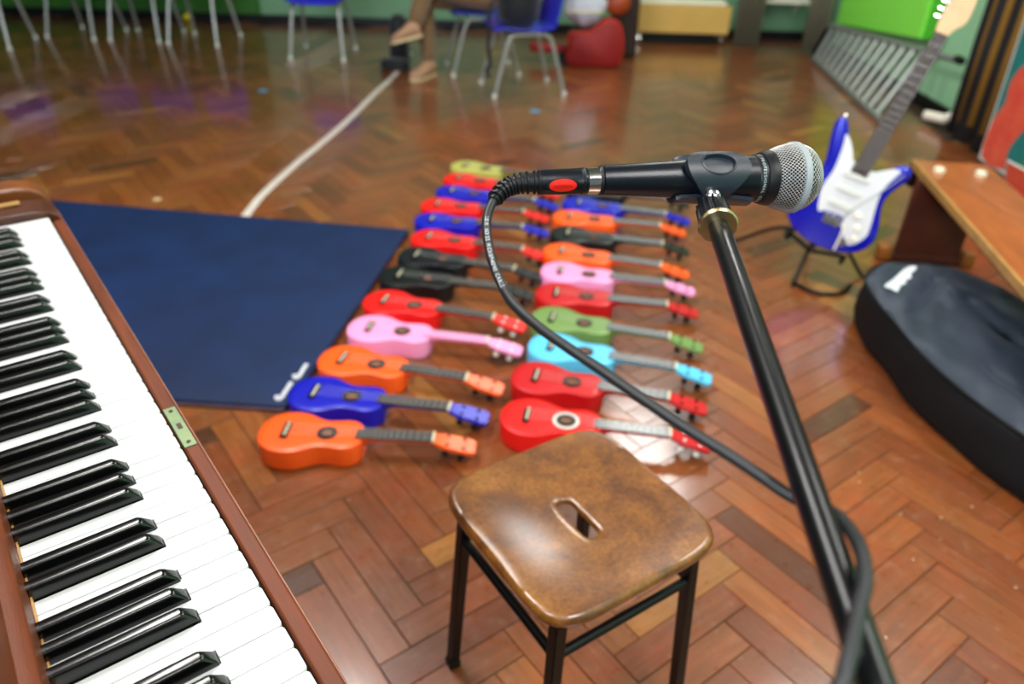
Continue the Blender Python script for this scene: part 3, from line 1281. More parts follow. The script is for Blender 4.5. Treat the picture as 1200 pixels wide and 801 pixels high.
b = nb()
lathe(b, [(0, .0088), (.0008, .0094), (.010, .0096), (.030, .0098), (.0320, .0103), (.0330, .0098), (.0338, .0103), (.0350, .0098), (.0360, .0100), (.0365, .0090)], CT, pax, 40)
plug = fin('plug_barrel', b, 'mic_black', cab, world=True)
b = nb()
lathe(b, [(.0363, .0090), (.0368, .0096), (PL - .0012, .0099), (PL - .0006, .0094)], CT, pax, 40)
fin('plug_sleeve', b, 'chrome', cab, world=True, label='shiny chrome sleeve')
b = nb()
lathe(b, [(PL - .0014, .0104), (PL + .0006, .0116), (PL + .0010, .0108)], CT, pax, 40)
fin('tail_ring', b, 'rubber', cab, world=True)
# oval badge, wrapped on the barrel
for (nm, sc, r_, mt) in (('badge_rim', 1.22, .01005, 'rubber'), ('badge', 1.0, .01035, 'badge_red')):
    b = nb()
    c0 = b.verts.new(pp(.0165, -.30, r_))
    rim = []
    rim0 = []
    for i in range(32):
        a = 2 * PI * i / 32
        rim.append(b.verts.new(pp(.0165 + .0104 * sc * math.cos(a), -.30 + .50 * sc * math.sin(a), r_ - .0001)))
        rim0.append(b.verts.new(pp(.0165 + .0104 * sc * 1.02 * math.cos(a), -.30 + .51 * sc * math.sin(a), .0092)))
    mid = [b.verts.new(pp(.0165 + .0052 * sc * math.cos(a), -.30 + .23 * sc * math.sin(a), r_)) for a in [2 * PI * i / 32 for i in range(32)]]
    for i in range(32):
        k = (i + 1) % 32
        b.faces.new((c0, mid[i], mid[k]))
        b.faces.new((mid[i], rim[i], rim[k], mid[k]))
        b.faces.new((rim[i], rim0[i], rim0[k], rim[k]))
    bd = fin(nm, b, mt, plug, world=True, label='red oval badge' if nm == 'badge' else None)
# small dark illegible strokes on the badge
b = nb()
for i in range(11):
    s0 = .0095 + i * .00128
    for (sa_, sb_, t0, t1) in ((s0, s0 + .00028, -.42, -.24), (s0, s0 + .0009, -.30, -.25) if i % 2 else (s0, s0 + .0009, -.42, -.37)):
        q = [b.verts.new(pp(x_, y_, .01052)) for x_, y_ in ((sa_, t0), (sb_, t0), (sb_, t1), (sa_, t1))]
        b.faces.new(q)
fin('badge_lettering', b, 'badge_dark', cab, world=True, smooth=None, label='row of small dark characters')

# strain relief boot: ribbed, curved
cpts = [CT + pax * .002, V(0.006, .5455, 1.0315), (-0.0039, 0.543, 1.0300), (-0.0125, 0.5365, 1.0262), (-0.0190, 0.5225, 1.0205), (-0.021, 0.5025, 1.0150), (-0.0173, 0.4764, 1.0061), (-0.0105, 0.4511, 0.9995), (-0.0003, 0.4274, 0.9935), (0.0156, 0.4043, 0.9906), (0.0334, 0.3854, 0.9877), (0.0532, 0.3682, 0.9831), (0.0737, 0.3496, 0.9784), (0.095, 0.3294, 0.9744), (0.1152, 0.312, 0.9711), (0.1303, 0.2987, 0.9680), (0.1435, 0.2880, 0.9645), (0.1537, 0.2797, 0.9650), (0.1585, 0.2696, 0.9705), (0.158, 0.2524, 0.9775), (0.1548, 0.2335, 0.9832), (0.1494, 0.2163, 0.9846), (0.141, 0.2011, 0.9842), (0.1338, 0.187, 0.9833), (0.1271, 0.1747, 0.9804), (0.122, 0.1631, 0.974),
        (.128, .13, .955), (.148, .10, .945), (.165, .06, .955), (.160, 0, .972), (.14, -.06, .97), (.115, -.12, .9), (.10, -.18, .7), (.10, -.22, .4), (.10, -.30, .1), (.08, -.5, .006), (-.1, -.9, .006), (-.5, -1.3, .006)]
cc = catmull(cpts, 8)
b = nb()
tube(b, cc, .00335, 12)
wire = fin('cable_lead', b, 'cable', cab, world=True, smooth=60)
# boot core + ribs
bn = 30
b = nb()
tube(b, cc[:bn], [.0078 - .0034 * i / bn for i in range(bn)], 16)
boot = fin('strain_relief', b, 'rubber', cab, world=True, smooth=60)
for k in range(10):
    i = 2 + int(k * 2.8)
    p = Vector(cc[i])
    t = (Vector(cc[i + 1]) - Vector(cc[i - 1])).normalized()
    r0 = .0094 - .0033 * i / bn
    b = nb()
    lathe(b, [(-.0008, r0 - .0014), (-.0007, r0), (.0006, r0), (.0008, r0 - .0014)], p, t, 24)
    fin('boot_rib', b, 'rubber', boot, world=True)
# lettering along the cable
txt = 'LOW NOISE MICROPHONE CABLE'
acc = [0]
for p, q in zip(cc[:-1], cc[1:]):
    acc.append(acc[-1] + (q - p).length)


def on_cable(d):
    k = 0
    while k < len(acc) - 2 and acc[k + 1] < d:
        k += 1
    f = (d - acc[k]) / (acc[k + 1] - acc[k])
    p = cc[k].lerp(cc[k + 1], f)
    t = (cc[k + 1] - cc[k]).normalized()
    return p, t


b = nb()
d0 = acc[38]
for chx in txt:
    if chx == ' ':
        d0 += .0022
        continue
    vs, fs, wd = text_polys(chx, .0039)
    p, t = on_cable(d0 + wd / 2)
    n = (V(0, 0, CZ) - p)
    n = (n - t * n.dot(t)).normalized()
    u = n.cross(t)
    vv = []
    for v in vs:
        du = v.y - .0012
        dn = math.sqrt(max(0, .00345 ** 2 - du * du))
        vv.append(b.verts.new(p + t * (v.x - wd / 2) + u * du + n * dn))
    for f in fs:
        b.faces.new([vv[i] for i in f])
    d0 += wd + .0006
fin('lettering', b, 'letter', wire, world=True, smooth=None)

# ================================================================== MIC STAND with boom and clip
PB = V(0.1486, 0.5194, 1.0125)
PE = V(0.1460, 0.182, 0.9650)
bx = (PB - PE).normalized()
stand = thing('microphone_stand', 'black microphone stand whose boom arm reaches up to the clip', 'microphone stand', V(.135, -.21, 0))
b = nb()
endp = PE - bx * .62
lathe(b, [(0, .0080), ((PB - endp).length - .012, .0080), ((PB - endp).length - .010, .0074), ((PB - endp).length + .002, .0072)], endp, bx, 28)
boom = fin('boom_arm', b, 'boom', stand, world=True)
b = nb()
q = PB - bx * .011 + V(0, 0, 1) * .0074
lathe(b, [(0, .0021), (.0006, .0019), (.001, .001)], q, V(0, -.1, 1), 10)
fin('rivet', b, 'steel_black', boom, world=True)
b = nb()
lathe(b, [(-.0010, .0090), (-.0008, .0136), (.0004, .0146), (.0022, .0146), (.0030, .0136)], PB, bx, 40)
fin('washer', b, 'brassy', stand, world=True, label='brassy washer disc at the tip of the boom')
# ribbed adapter
b = nb()
x, y, z = frame(bx)
seg = 72
for_r = []
for s, base, dep in ((.0030, .0118, .0), (.0034, .0132, .0015), (.0270, .0122, .0015), (.0285, .0100, 0)):
    for_r.append([PB + bx * s + (x * math.cos(2 * PI * i / seg) + y * math.sin(2 * PI * i / seg)) * (base - (dep if (i // 2) % 2 else 0)) for i in range(seg)])
rings(b, for_r)
fin('ribbed_collar', b, 'rubber', stand, world=True, smooth=20)
# clip: knuckle
clip_s = .0885
MC = TA + ax * clip_s
K0 = PB + bx * .030
b = nb()
dirk = (MC - K0).normalized()
lathe(b, [(-.006, .0050), (-.005, .0080), (.004, .0088), (.008, .0085)], K0, dirk, 20)
cyl(b, K0 - bx * .003, K0 + bx * .006, .0098, .0090, seg=20)
fin('clip_knuckle', b, 'clip_rubber', stand, world=True)
b = nb()
side = camv
q0 = K0 + V(0, -.001, .0075)
lathe(b, [(0, .0058), (.0038, .0056), (.0046, .0046), (.0049, .002)], q0, camv, 20)
fin('clip_screw', b, 'chrome', stand, world=True, label='shiny chrome screw head')
# clip shell: wraps the mic body; upper cheek with oval window, outline in (s, theta)


def mshell(name, outline, r0, r1, centre, m, parent, nring=7, hole=None):
    """solid curved plate whose outline is given in (s, theta)"""
    b = nb()
    n = len(outline)
    if hole:
        hs_, ht_, hds, hdt = hole
        inner = []
        for s_, t_ in outline:
            a = math.atan2((t_ - ht_) / (hdt * 2.2), (s_ - hs_) / (hds * 1.6))
            inner.append((hs_ + hds * math.cos(a), ht_ + hdt * math.sin(a)))
    else:
        inner = [(centre[0], centre[1])] * n
    fs_ = [1.0, .97] + [k / nring for k in range(nring - 1, -1 if hole else 0, -1)]
    lay = []
    for f in fs_:
        rr_ = r1 - (.0010 if f == 1.0 else 0)
        lay.append([mp(ic[0] + (o_[0] - ic[0]) * f, ic[1] + (o_[1] - ic[1]) * f, rr_) for o_, ic in zip(outline, inner)])
    if hole:
        for k_, rr_ in ((1.0, r1 - .0026), (.6, r1 - .0028), (.25, r1 - .0028)):
            lay.append([mp(hs_ + (ic[0] - hs_) * k_, ht_ + (ic[1] - ht_) * k_, rr_) for ic in inner])
    bottom = [mp(s_, t_, r0) for s_, t_ in outline]
    vl = [[b.verts.new(p) for p in L0] for L0 in [bottom] + lay]
    for A0, B0 in zip(vl[:-1], vl[1:]):
        for i in range(n):
            b.faces.new((A0[i], A0[(i + 1) % n], B0[(i + 1) % n], B0[i]))
    cv = b.verts.new(mp(hole[0], hole[1], r1 - .0028) if hole else mp(centre[0], centre[1], r1))
    for i in range(n):
        b.faces.new((vl[-1][i], vl[-1][(i + 1) % n], cv))
    return fin(name, b, m, parent, world=True, smooth=50)


cs = clip_s
ck = [(-.0262, .55), (-.0235, .92), (-.014, 1.22), (0, 1.32), (.014, 1.22), (.0225, .95), (.0262, .55), (.0235, .12), (.0165, -.28), (.0105, -.62), (.007, -1.0), (0, -1.18), (-.008, -1.05), (-.0125, -.62), (-.0185, -.25), (-.0240, .12)]
ckd = [(cs + p.x, p.y) for p in catmull([V(a, c, 0) for a, c in ck], 4, True)]
mshell('clip_cheek', ckd, .0166, .0216, (cs, .3), 'clip_rubber', stand, hole=(cs, .60, .0128, .40))
# thin raised rim round the oval recess
b = nb()
NA = 36
ov = lambda a, k, r: mp(cs + .0128 * k * math.cos(a), .60 + .40 * k * math.sin(a), r)
rr1 = [[ov(2 * PI * i / NA, k, r) for i in range(NA)] for k, r in ((1.16, .0214), (1.14, .0221), (1.04, .0222), (1.01, .0214))]
rings(b, rr1, cap=False)
fin('clip_window_rim', b, 'clip_rubber', stand, world=True, smooth=60)
# lower jaw behind/below the body
b = nb()
jaw = []
for s, t0, t1 in ((.058, -2.6, -1.0), (.062, -2.7, -.85), (.085, -2.8, -.75), (.105, -2.8, -.8), (.120, -2.7, -.9)):
    rin = .0132 + .0178 * 0 + (s - .05) * .055 + .0012
    outer = [mp(s, t0 + (t1 - t0) * i / 10, rin + .0034) for i in range(11)]
    inner = [mp(s, t1 + (t0 - t1) * i / 10, rin) for i in range(11)]
    jaw.append(outer + inner)
rings(b, jaw)
fin('clip_jaw', b, 'clip_rubber', stand, world=True, smooth=50)
# far cheek
ck2 = [(cs + a, PI - .35 - t * .7) for a, t in ck]
ck2d = [(p.x, p.y) for p in catmull([V(a, c, 0) for a, c in reversed(ck2)], 3, True)]
mshell('clip_cheek', ck2d, .0166, .0205, (cs, PI - .6), 'clip_rubber', stand)
# the rest of the stand, behind the photographer's right hand
b = nb()
hub = PE - bx * .42
cyl(b, hub + V(-.02, 0, 0), hub + V(.02, 0, 0), .02, seg=20)
fin('clutch', b, 'rubber', stand, world=True)
b = nb()
cyl(b, V(hub.x, hub.y, .12), hub - V(0, 0, .01), .0095, seg=16)
fin('pole', b, 'boom', stand, world=True)
for k in range(3):
    a = k * 2 * PI / 3 - .5
    b = nb()
    cyl(b, V(hub.x, hub.y, .16), V(hub.x + .3 * math.cos(a), hub.y + .3 * math.sin(a), .012), .008, seg=12)
    fin('leg', b, 'boom', stand, world=True)

# ================================================================== ELECTRIC GUITAR + STAND
GB = V(1.070, 2.490, .128)
gax = V(.235, .04, .71).normalized()
gn = V(-.34, -1.0, .2)
gn = (gn - gax * gn.dot(gax)).normalized()
gl = gn.cross(gax)
if gl.x > 0:
    gl = -gl           # gl = towards the viewer's left
G = Matrix(((gax.x, gl.x, gn.x, GB.x), (gax.y, gl.y, gn.y, GB.y), (gax.z, gl.z, gn.z, GB.z), (0, 0, 0, 1)))
eg = thing('electric_guitar', 'blue electric guitar with white pickguard standing upright on a black floor stand', 'guitar', (1.052, 2.49, 0))
outl = [(0, 0), (.008, .06), (.035, .118), (.085, .153), (.14, .156), (.19, .136), (.23, .118), (.27, .116), (.31, .127), (.355, .141), (.395, .148), (.418, .138), (.412, .115), (.380, .093), (.345, .070), (.318, .050), (.305, .030), (.300, 0), (.298, -.030), (.300, -.052), (.318, -.078), (.338, -.095), (.352, -.112), (.355, -.134), (.338, -.150), (.31, -.146), (.27, -.128), (.23, -.120), (.19, -.130), (.14, -.152), (.085, -.160), (.035, -.130), (.008, -.07)]
gd = catmull([V(x, y, 0) for x, y in outl], 4, True)
b = nb()
gi = lambda d: inset(gd, d)
sgn = -1 if ((gd[1] - gd[0]).cross(gd[2] - gd[1])).z < 0 else 1
rings(b, [[G @ (p + V(0, 0, z)) for p in inset(gd, d * -1)] for d, z in ((.006, -.020), (.001, -.015), (0, -.008), (0, .008), (.001, .015), (.006, .020), (.012, .0212))])
fin('body', b, 'guitar_blue', eg, world=True, smooth=60)
pg = [(.115, .055), (.16, .075), (.20, .083), (.25, .078), (.30, .083), (.345, .092), (.375, .100), (.362, .078), (.335, .055), (.308, .035), (.302, 0), (.300, -.038), (.318, -.066), (.334, -.090), (.336, -.112), (.325, -.112), (.28, -.098), (.24, -.096), (.19, -.108), (.14, -.122), (.10, -.128), (.062, -.110), (.050, -.088), (.066, -.066), (.09, -.048), (.10, -.036), (.125, -.034), (.13, .0), (.125, .034)]
b = nb()
pgd = catmull([V(x, y, 0) for x, y in pg], 3, True)
rings(b, [[G @ (p + V(0, 0, z)) for p in pgd] for z in (.0205, .0235)])
guard = fin('pickguard', b, 'pearl_white', eg, world=True, smooth=40)
for gx in (.160, .212, .264):
    b = nb()
    pl = [(gx - .009, -.042), (gx + .009, -.042), (gx + .009, .042), (gx - .009, .042)]
    prism(b, pl, .0235, .030, G)
    fin('pickup', b, 'card', eg, bevel=.002, world=True)
for (kx, ky) in ((.150, -.070), (.112, -.088), (.076, -.098)):
    b = nb()
    lathe(b, [(.0235, .012), (.031, .011), (.038, .009), (.039, .005)], G @ V(kx, ky, 0), gn, 16)
    fin('knob', b, 'cream', eg, world=True)
b = nb()
prism(b, [(.088, -.030), (.122, -.030), (.122, .030), (.088, .030)], .0212, .0275, G)
fin('bridge', b, 'chrome', eg, bevel=.001, world=True)
b = nb()
tube(b, catmull([G @ V(.100, -.036, .028), G @ V(.11, -.042, .040), G @ V(.075, -.05, .050), G @ V(.02, -.055, .050)], 5), .0035, 8)
fin('tremolo_arm', b, 'cream', eg, world=True, label='pale tremolo arm hanging down')
b = nb()
tube(b, catmull([G @ V(.09, -.02, .03), G @ V(.16, -.04, .034), G @ V(.25, -.09, .034), G @ V(.33, -.13, .026)], 5), .002, 6)
fin('lead', b, 'rack_grey', eg, world=True)
b = nb()
prism(b, [(.03, -.066), (.046, -.088), (.070, -.075), (.056, -.052)], .0205, .0245, G)
fin('jack_plate', b, 'chrome', eg, bevel=.002, world=True)
for (xx, yy) in ((-.006, .0), (.415, .128)):
    b = nb()
    q = G @ V(xx, yy, 0)
    d_ = (-gax) if xx < 0 else gax
    lathe(b, [(0, .004), (.008, .004), (.010, .008), (.013, .007)], q, d_, 12)
    fin('strap_button', b, 'chrome', eg, world=True)
b = nb()
rs = []
for x, hw in ((.285, .028), (.33, .0275), (.5, .0245), (.70, .0215), (.745, .021)):
    rs.append([G @ V(x, math.cos(PI + PI * i / 8) * hw, .022 + math.sin(PI + PI * i / 8) * .020) for i in range(9)])
rings(b, rs)
fin('neck', b, 'maple', eg, world=True)
b = nb()
rings(b, [[G @ V(x, y, z) for y, z in ((-hw, .022), (hw, .022), (hw, .028), (-hw, .028))] for x, hw in ((.272, .0285), (.745, .0212))])
gfb = fin('fretboard', b, 'rosewood', eg, world=True, bevel=.001)
b = nb()
for k in range(1, 22):
    x = .745 - .635 * (1 - 2 ** (-k / 12.0))
    hw = .0212 + (.745 - x) / .473 * .0073
    prism(b, [(x - .0006, -hw), (x + .0006, -hw), (x + .0006, hw), (x - .0006, hw)], .0278, .0288, G)
fin('frets', b, 'fret', gfb, world=True, smooth=None, kind='stuff')
b = nb()
hs = [(.745, .0212), (.745, -.0212), (.765, -.026), (.785, -.044), (.81, -.048), (.86, -.040), (.91, -.022), (.93, .004), (.925, .032), (.895, .046), (.865, .042), (.85, .034), (.80, .029), (.77, .026)]
prism(b, [(x, y) for x, y in hs], .004, .018, G)
hstk = fin('headstock', b, 'maple', eg, world=True, bevel=.002)
for k in range(6):
    b = nb()
    q = G @ V(.785 + .022 * k, .028 + .002 * k, .018)
    cyl(b, q, q + gn * .008, .0035, seg=10)
    cyl(b, q + gl * .004 - gn * .016, q + gl * .016 - gn * .016, .004, seg=8)
    fin('tuning_peg', b, 'chrome', hstk, world=True)
b = nb()
for k in range(6):
    y0 = -.017 + k * .0068
    y1 = -.026 + k * .0104
    cyl(b, G @ V(.105, y1, .031), G @ V(.747, y0, .0305), .0005, seg=4)
fin('strings', b, 'string', eg, world=True, kind='stuff')

gs = thing('guitar_stand', 'low black tubular floor stand under the blue electric guitar', 'guitar stand', (1.17, 2.5, 0))
base = V(1.12, 2.60, .0)
b = nb()
tube(b, catmull([base + V(0, 0, .30), base + V(0, .0, .12), G @ V(-.035, 0, -.035)], 5), .010, 10)
fin('post', b, 'steel_black', gs, world=True)
for ds in (-1, 1):
    b = nb()
    p0 = G @ V(-.035, .0, -.035)
    a_ = G @ V(-.010, ds * .10, -.045)
    c_ = G @ V(-.014, ds * .10, .030)
    d_ = G @ V(.016, ds * .10, .040)
    tube(b, catmull([p0, a_, c_, d_], 6), .008, 10)
    fin('cradle_arm', b, 'rubber', gs, world=True)
for ft in ((.985, 2.72, .0), (1.05, 2.44, 0), (1.40, 2.66, 0)):
    pass
for i, (fx_, fy2) in enumerate(((.88, 2.76), (1.00, 2.42), (1.26, 2.50), (1.22, 2.90))):
    b = nb()
    f_ = V(fx_, fy2, .008)
    tube(b, catmull([base + V(0, 0, .11), (base + V(0, 0, .11)).lerp(f_, .5) + V(0, 0, .05), f_ + V(0, 0, .01), f_ + V((fx_ - 1.12) * .1, (fy2 - 2.6) * .1, 0)], 6), .007, 10)
    fin('leg', b, 'steel_black', gs, world=True)
b = nb()
tube(b, catmull([V(1.00, 2.42, .009), V(1.05, 2.35, .009), V(1.14, 2.35, .009), V(1.20, 2.42, .009)], 6), .007, 8)
fin('foot_hoop', b, 'steel_black', gs, world=True)

# ================================================================== GIG BAG
bag = thing('gig_bag', 'large black padded guitar bag with white emblem lying flat on the floor', 'bag', (1.3, 1.8, 0))
bo = [V(1.30, 2.300, 0), V(1.19, 2.265, 0), V(1.115, 2.17, 0), V(1.094, 2.03, 0), V(1.095, 1.90, 0), V(1.098, 1.73, 0), V(1.124, 1.567, 0), V(1.165, 1.43, 0), V(1.210, 1.323, 0), V(1.27, 1.18, 0), V(1.33, 1.0, 0), V(1.375, .75, 0), V(1.41, .55, 0), V(1.50, .52, 0), V(1.58, .58, 0), V(1.585, .8, 0), V(1.60, 1.05, 0), V(1.62, 1.3, 0), V(1.60, 1.55, 0), V(1.575, 1.75, 0), V(1.56, 1.95, 0), V(1.535, 2.12, 0), V(1.44, 2.27, 0)]
bd_ = catmull(bo, 6, True)
if sum((bd_[i - 1].x * bd_[i].y - bd_[i].x * bd_[i - 1].y) for i in range(len(bd_))) < 0:
    bd_.reverse()
rnd = random.Random(3)
BT = .155
b = nb()
lay = []
for d, z in ((.010, .002), (.001, .012), (-.004, .05), (-.004, .10), (.0, .14), (.006, BT - .002)):
    lay.append([p + V(math.sin(p.y * 21 + z * 40) * .003, math.cos(p.x * 19) * .002, z) for p in inset(bd_, d)])
rings(b, lay)
fin('side_panel', b, 'bag_side', bag, world=True, smooth=70)


def bag_top_z(x, y, edge):
    z = BT + .020 * (1 - math.exp(-edge * 28))
    # creases of the soft lid
    def fold(ax_, ay, bx_, by, wd, dp):
        d = V(bx_ - ax_, by - ay, 0)
        t = max(0, min(1, ((x - ax_) * d.x + (y - ay) * d.y) / d.length_squared))
        q = math.hypot(x - ax_ - d.x * t, y - ay - d.y * t)
        return -dp * 1.5 * math.exp(-(q / wd) ** 2)
    z += fold(1.17, 1.93, 1.33, 2.15, .018, .016) + fold(1.20, 1.83, 1.29, 2.00, .013, .011)
    z += fold(1.37, 2.02, 1.40, 1.72, .020, .020) + fold(1.40, 1.72, 1.42, 1.35, .022, .018)
    z += fold(1.35, 2.03, 1.50, 2.06, .014, .006) + fold(1.24, 1.64, 1.30, 1.35, .02, .008)
    z += .004 * math.sin(x * 31 + y * 17) + .003 * math.sin(x * 57 - y * 33)
    return z


# top as concentric insets of the outline toward its spine
sp = lambda y: 1.34 + (2.05 - y) * .085 if y < 2.05 else 1.34
b = nb()
lay = []
NL = 22
base_ring = inset(bd_, .004)
for k in range(NL + 1):
    f = k / NL
    ring = []
    for p in base_ring:
        yc = min(max(p.y, .72), 2.10)
        cpt = V(sp(yc), yc, 0)
        q = p.lerp(cpt, f)
        edge = (p - cpt).length * f
        ring.append(V(q.x, q.y, bag_top_z(q.x, q.y, edge)))
    lay.append(ring)
rings(b, lay, cap=True)
bmesh.ops.remove_doubles(b, verts=b.verts, dist=.0004)
fin('top_panel', b, 'bag_top', bag, world=True, smooth=80)
b = nb()
pts = [V(p.x, p.y, BT + .002) for p in inset(bd_, .002)]
tube(b, pts + [pts[0]], .0045, 8)
fin('piping', b, 'bag_side', bag, world=True)
b = nb()
hp = catmull([V(1.40, 1.74, .168), V(1.42, 1.80, .19), V(1.47, 1.82, .20), V(1.53, 1.79, .19), V(1.56, 1.72, .168)], 6)
tube(b, hp, .010, 10, flat=.4)
fin('handle', b, 'bag_side', bag, world=True)
lg = [(1.14, 2.084), (1.226, 2.183), (1.268, 2.222), (1.298, 2.237), (1.285, 2.2), (1.262, 2.185), (1.250, 2.15), (1.232, 2.148), (1.222, 2.120), (1.200, 2.105), (1.165, 2.051), (1.152, 2.066), (1.138, 2.069)]
b = nb()
pl = catmull([V(x, y, 0) for x, y in lg], 3, True)
cl = sum(pl, V(0, 0, 0)) / len(pl)
lay = []
for f in (1, .6, .25):
    lay.append([(lambda q: V(q.x, q.y, bag_top_z(q.x, q.y, .07) + .0035))(cl.lerp(p, f)) for p in pl])
rings(b, lay, cap=True)
M['emblem'] = mat('white emblem print', '#D4DCE2', 0.6)
fin('emblem', b, 'emblem', bag, world=True, smooth=None, label='white scripted emblem near the wide end')

# ================================================================== GYM BENCH
bench = thing('gym_bench', 'long varnished wooden bench beside the black guitar bag', 'bench', (1.55, 2.2, 0))
b0, b1 = V(1.481, 2.794, 0), V(1.745, 2.765, 0)
dv = V(-.149, -1.0, 0).normalized() * 2.7
b = nb()
q = [b0, b0 + dv, b1 + dv, b1]
rings(b, [[p + V(0, 0, z) for p in q] for z in (.322, .350)])
fin('top_board', b, 'bench_wood', bench, world=True, bevel=.003)
b = nb()
rings(b, [[p + V(0, 0, z) for p in (b0 + V(-.004, .001, 0), b0 + dv + V(-.004, 0, 0), b0 + dv + V(.006, 0, 0), b0 + V(.006, .001, 0))] for z in (.321, .3515)])
fin('worn_edge', b, 'bench_edge', bench, world=True, bevel=.003, label='worn golden front edge')
for f in (.048, .93):
    b = nb()
    c_ = b0.lerp(b1, .5) + dv * f
    R_ = Matrix.Rotation(math.atan2(dv.y, dv.x), 3, 'Z')
    box(b, c_ + V(-.03, 0, .175), (.04, .225, .292), R_)
    fin('trestle', b, 'bench_dark', bench, world=True, bevel=.004)
    b = nb()
    box(b, c_ + V(-.03, 0, .0165), (.045, .30, .031), R_)
    fo = fin('foot', b, 'bench_dark', bench, world=True, bevel=.004)
    for sy in (-.150, .150):
        b = nb()
        q = c_ + V(-.03, 0, .030) + R_ @ V(0, sy, 0)
        box(b, q, (.05, .05, .058), R_)
        fin('foot_tip', b, 'bench_foot', fo, world=True, bevel=.008, label='orange brown rounded foot end')
b = nb()
c_ = b0.lerp(b1, .5) + dv * .5
box(b, c_ + V(.0, 0, .26), (2.45, .035, .09), Matrix.Rotation(math.atan2(dv.y, dv.x), 3, 'Z'))
fin('beam', b, 'bench_dark', bench, world=True, bevel=.004)
for (x, y) in ((1.517, 2.665), (1.655, 2.640)):
    b = nb()
    lathe(b, [(0, .020), (.006, .021), (.014, .018), (.018, .008)], (x, y, .350), (0, 0, 1), 18)
    fin('rubber_stud', b, 'cream_rubber', bench, world=True, label='cream rubber stud')
b = nb()
box(b, (1.507, 2.815, .285), (.02, .05, .085))
fin('hook', b, 'steel_black', bench, world=True, bevel=.003)

# ================================================================== PAINTED PANELS AND DARK CURTAIN
M['stage_curtain'] = None


def curtain_mat():
    m = bpy.data.materials.new('black and gold striped curtain')
    m.use_nodes = True
    nt = m.node_tree
    b_ = nt.nodes['Principled BSDF']
    g = nt.nodes.new('ShaderNodeNewGeometry')
    s = nt.nodes.new('ShaderNodeSeparateXYZ')
    nt.links.new(g.outputs['Position'], s.inputs[0])
    a = nt.nodes.new('ShaderNodeMath')
    a.operation = 'MULTIPLY'
    a.inputs[1].default_value = 78
    nt.links.new(s.outputs['Y'], a.inputs[0])
    c = nt.nodes.new('ShaderNodeMath')
    c.operation = 'SINE'
    nt.links.new(a.outputs[0], c.inputs[0])
    r = nt.nodes.new('ShaderNodeValToRGB')
    r.color_ramp.elements[0].position = .45
    r.color_ramp.elements[0].color = lin('#191A1D')
    r.color_ramp.elements[1].position = .8
    r.color_ramp.elements[1].color = lin('#8A6414')
    nt.links.new(c.outputs[0], r.inputs[0])
    # plain black hem
    lt = nt.nodes.new('ShaderNodeMath')
    lt.operation = 'GREATER_THAN'
    lt.inputs[1].default_value = .10
    nt.links.new(s.outputs['Z'], lt.inputs[0])
    mx = nt.nodes.new('ShaderNodeMix')
    mx.data_type = 'RGBA'
    nt.links.new(lt.outputs[0], mx.inputs[0])
    mx.inputs[6].default_value = lin('#191A1D')
    nt.links.new(r.outputs[0], mx.inputs[7])
    nt.links.new(mx.outputs[2], b_.inputs['Base Color'])
    b_.inputs['Roughness'].default_value = .8
    return m


M['stage_curtain'] = curtain_mat()
b = nb()
prev = None
for i in range(121):
    yy = 4.42 - i * .0195
    xo = 2.47 + .022 * math.sin(i * .62) + .008 * math.sin(i * 1.7)
    cur = [b.verts.new((xo + (.01 if k == 0 else 0), yy, .012 + 2.9 * k / 6)) for k in range(7)]
    if prev:
        for k in range(6):
            b.faces.new((prev[k], prev[k + 1], cur[k + 1], cur[k]))
    prev = cur
o = fin('stage_curtain', b, 'stage_curtain', smooth=80)
md = o.modifiers.new('s', 'SOLIDIFY')
md.thickness = .003
tag(o, 'black curtain with dark gold stripes hanging by the right wall', 'curtain')


def painted(name, label, loc, ang, lean, w_, h_, strokes, group=None):
    t = thing(name, label, 'painting', loc, ang)
    R_ = Matrix.Rotation(-lean, 4, 'X')
    b = nb()
    prism(b, [(-w_ / 2, 0), (w_ / 2, 0), (w_ / 2, h_), (-w_ / 2, h_)], -.004, .004, R_ @ Matrix.Rotation(PI / 2, 4, 'X'))
    fin('panel', b, 'card', t)
    for (nm, m, pl, off) in strokes:
        b = nb()
        pts = [(p.x, p.y) for p in catmull([V(x, y, 0) for x, y in pl], 3, True)] if len(pl) > 4 else pl
        prism(b, pts, .004, .0045 + off * .0005, R_ @ Matrix.Rotation(PI / 2, 4, 'X'))
        fin(nm, b, m, t, smooth=None)
    return t


painted('painted_board', 'painted card panel in orange, red and teal leaning against the striped curtain', (2.405, 3.47, .02), math.radians(-90), -.03, .86, .80,
        [('background', 'paint_teal', [(-.415, .02), (.415, .02), (.415, .78), (-.415, .78)], 0),
         ('orange_figure', 'paint_orange', [(-.405, .02), (-.20, .02), (-.21, .12), (-.12, .26), (.02, .36), (.10, .44), (.02, .50), (-.16, .52), (-.30, .50), (-.37, .40), (-.36, .30), (-.41, .20)], 1),
         ('green_patch', 'paint_green', [(-.08, .02), (.06, .02), (.16, .16), (.22, .28), (.16, .33), (.04, .28), (-.06, .16)], 1)])
painted('painted_card', 'smaller orange painted card on the floor in front of the large painted panel', (2.30, 3.16, .004), math.radians(-84), -.25, .50, .17,
        [('orange_paint', 'paint_orange', [(-.245, .03), (.245, .03), (.245, .165), (-.245, .165)], 0)])

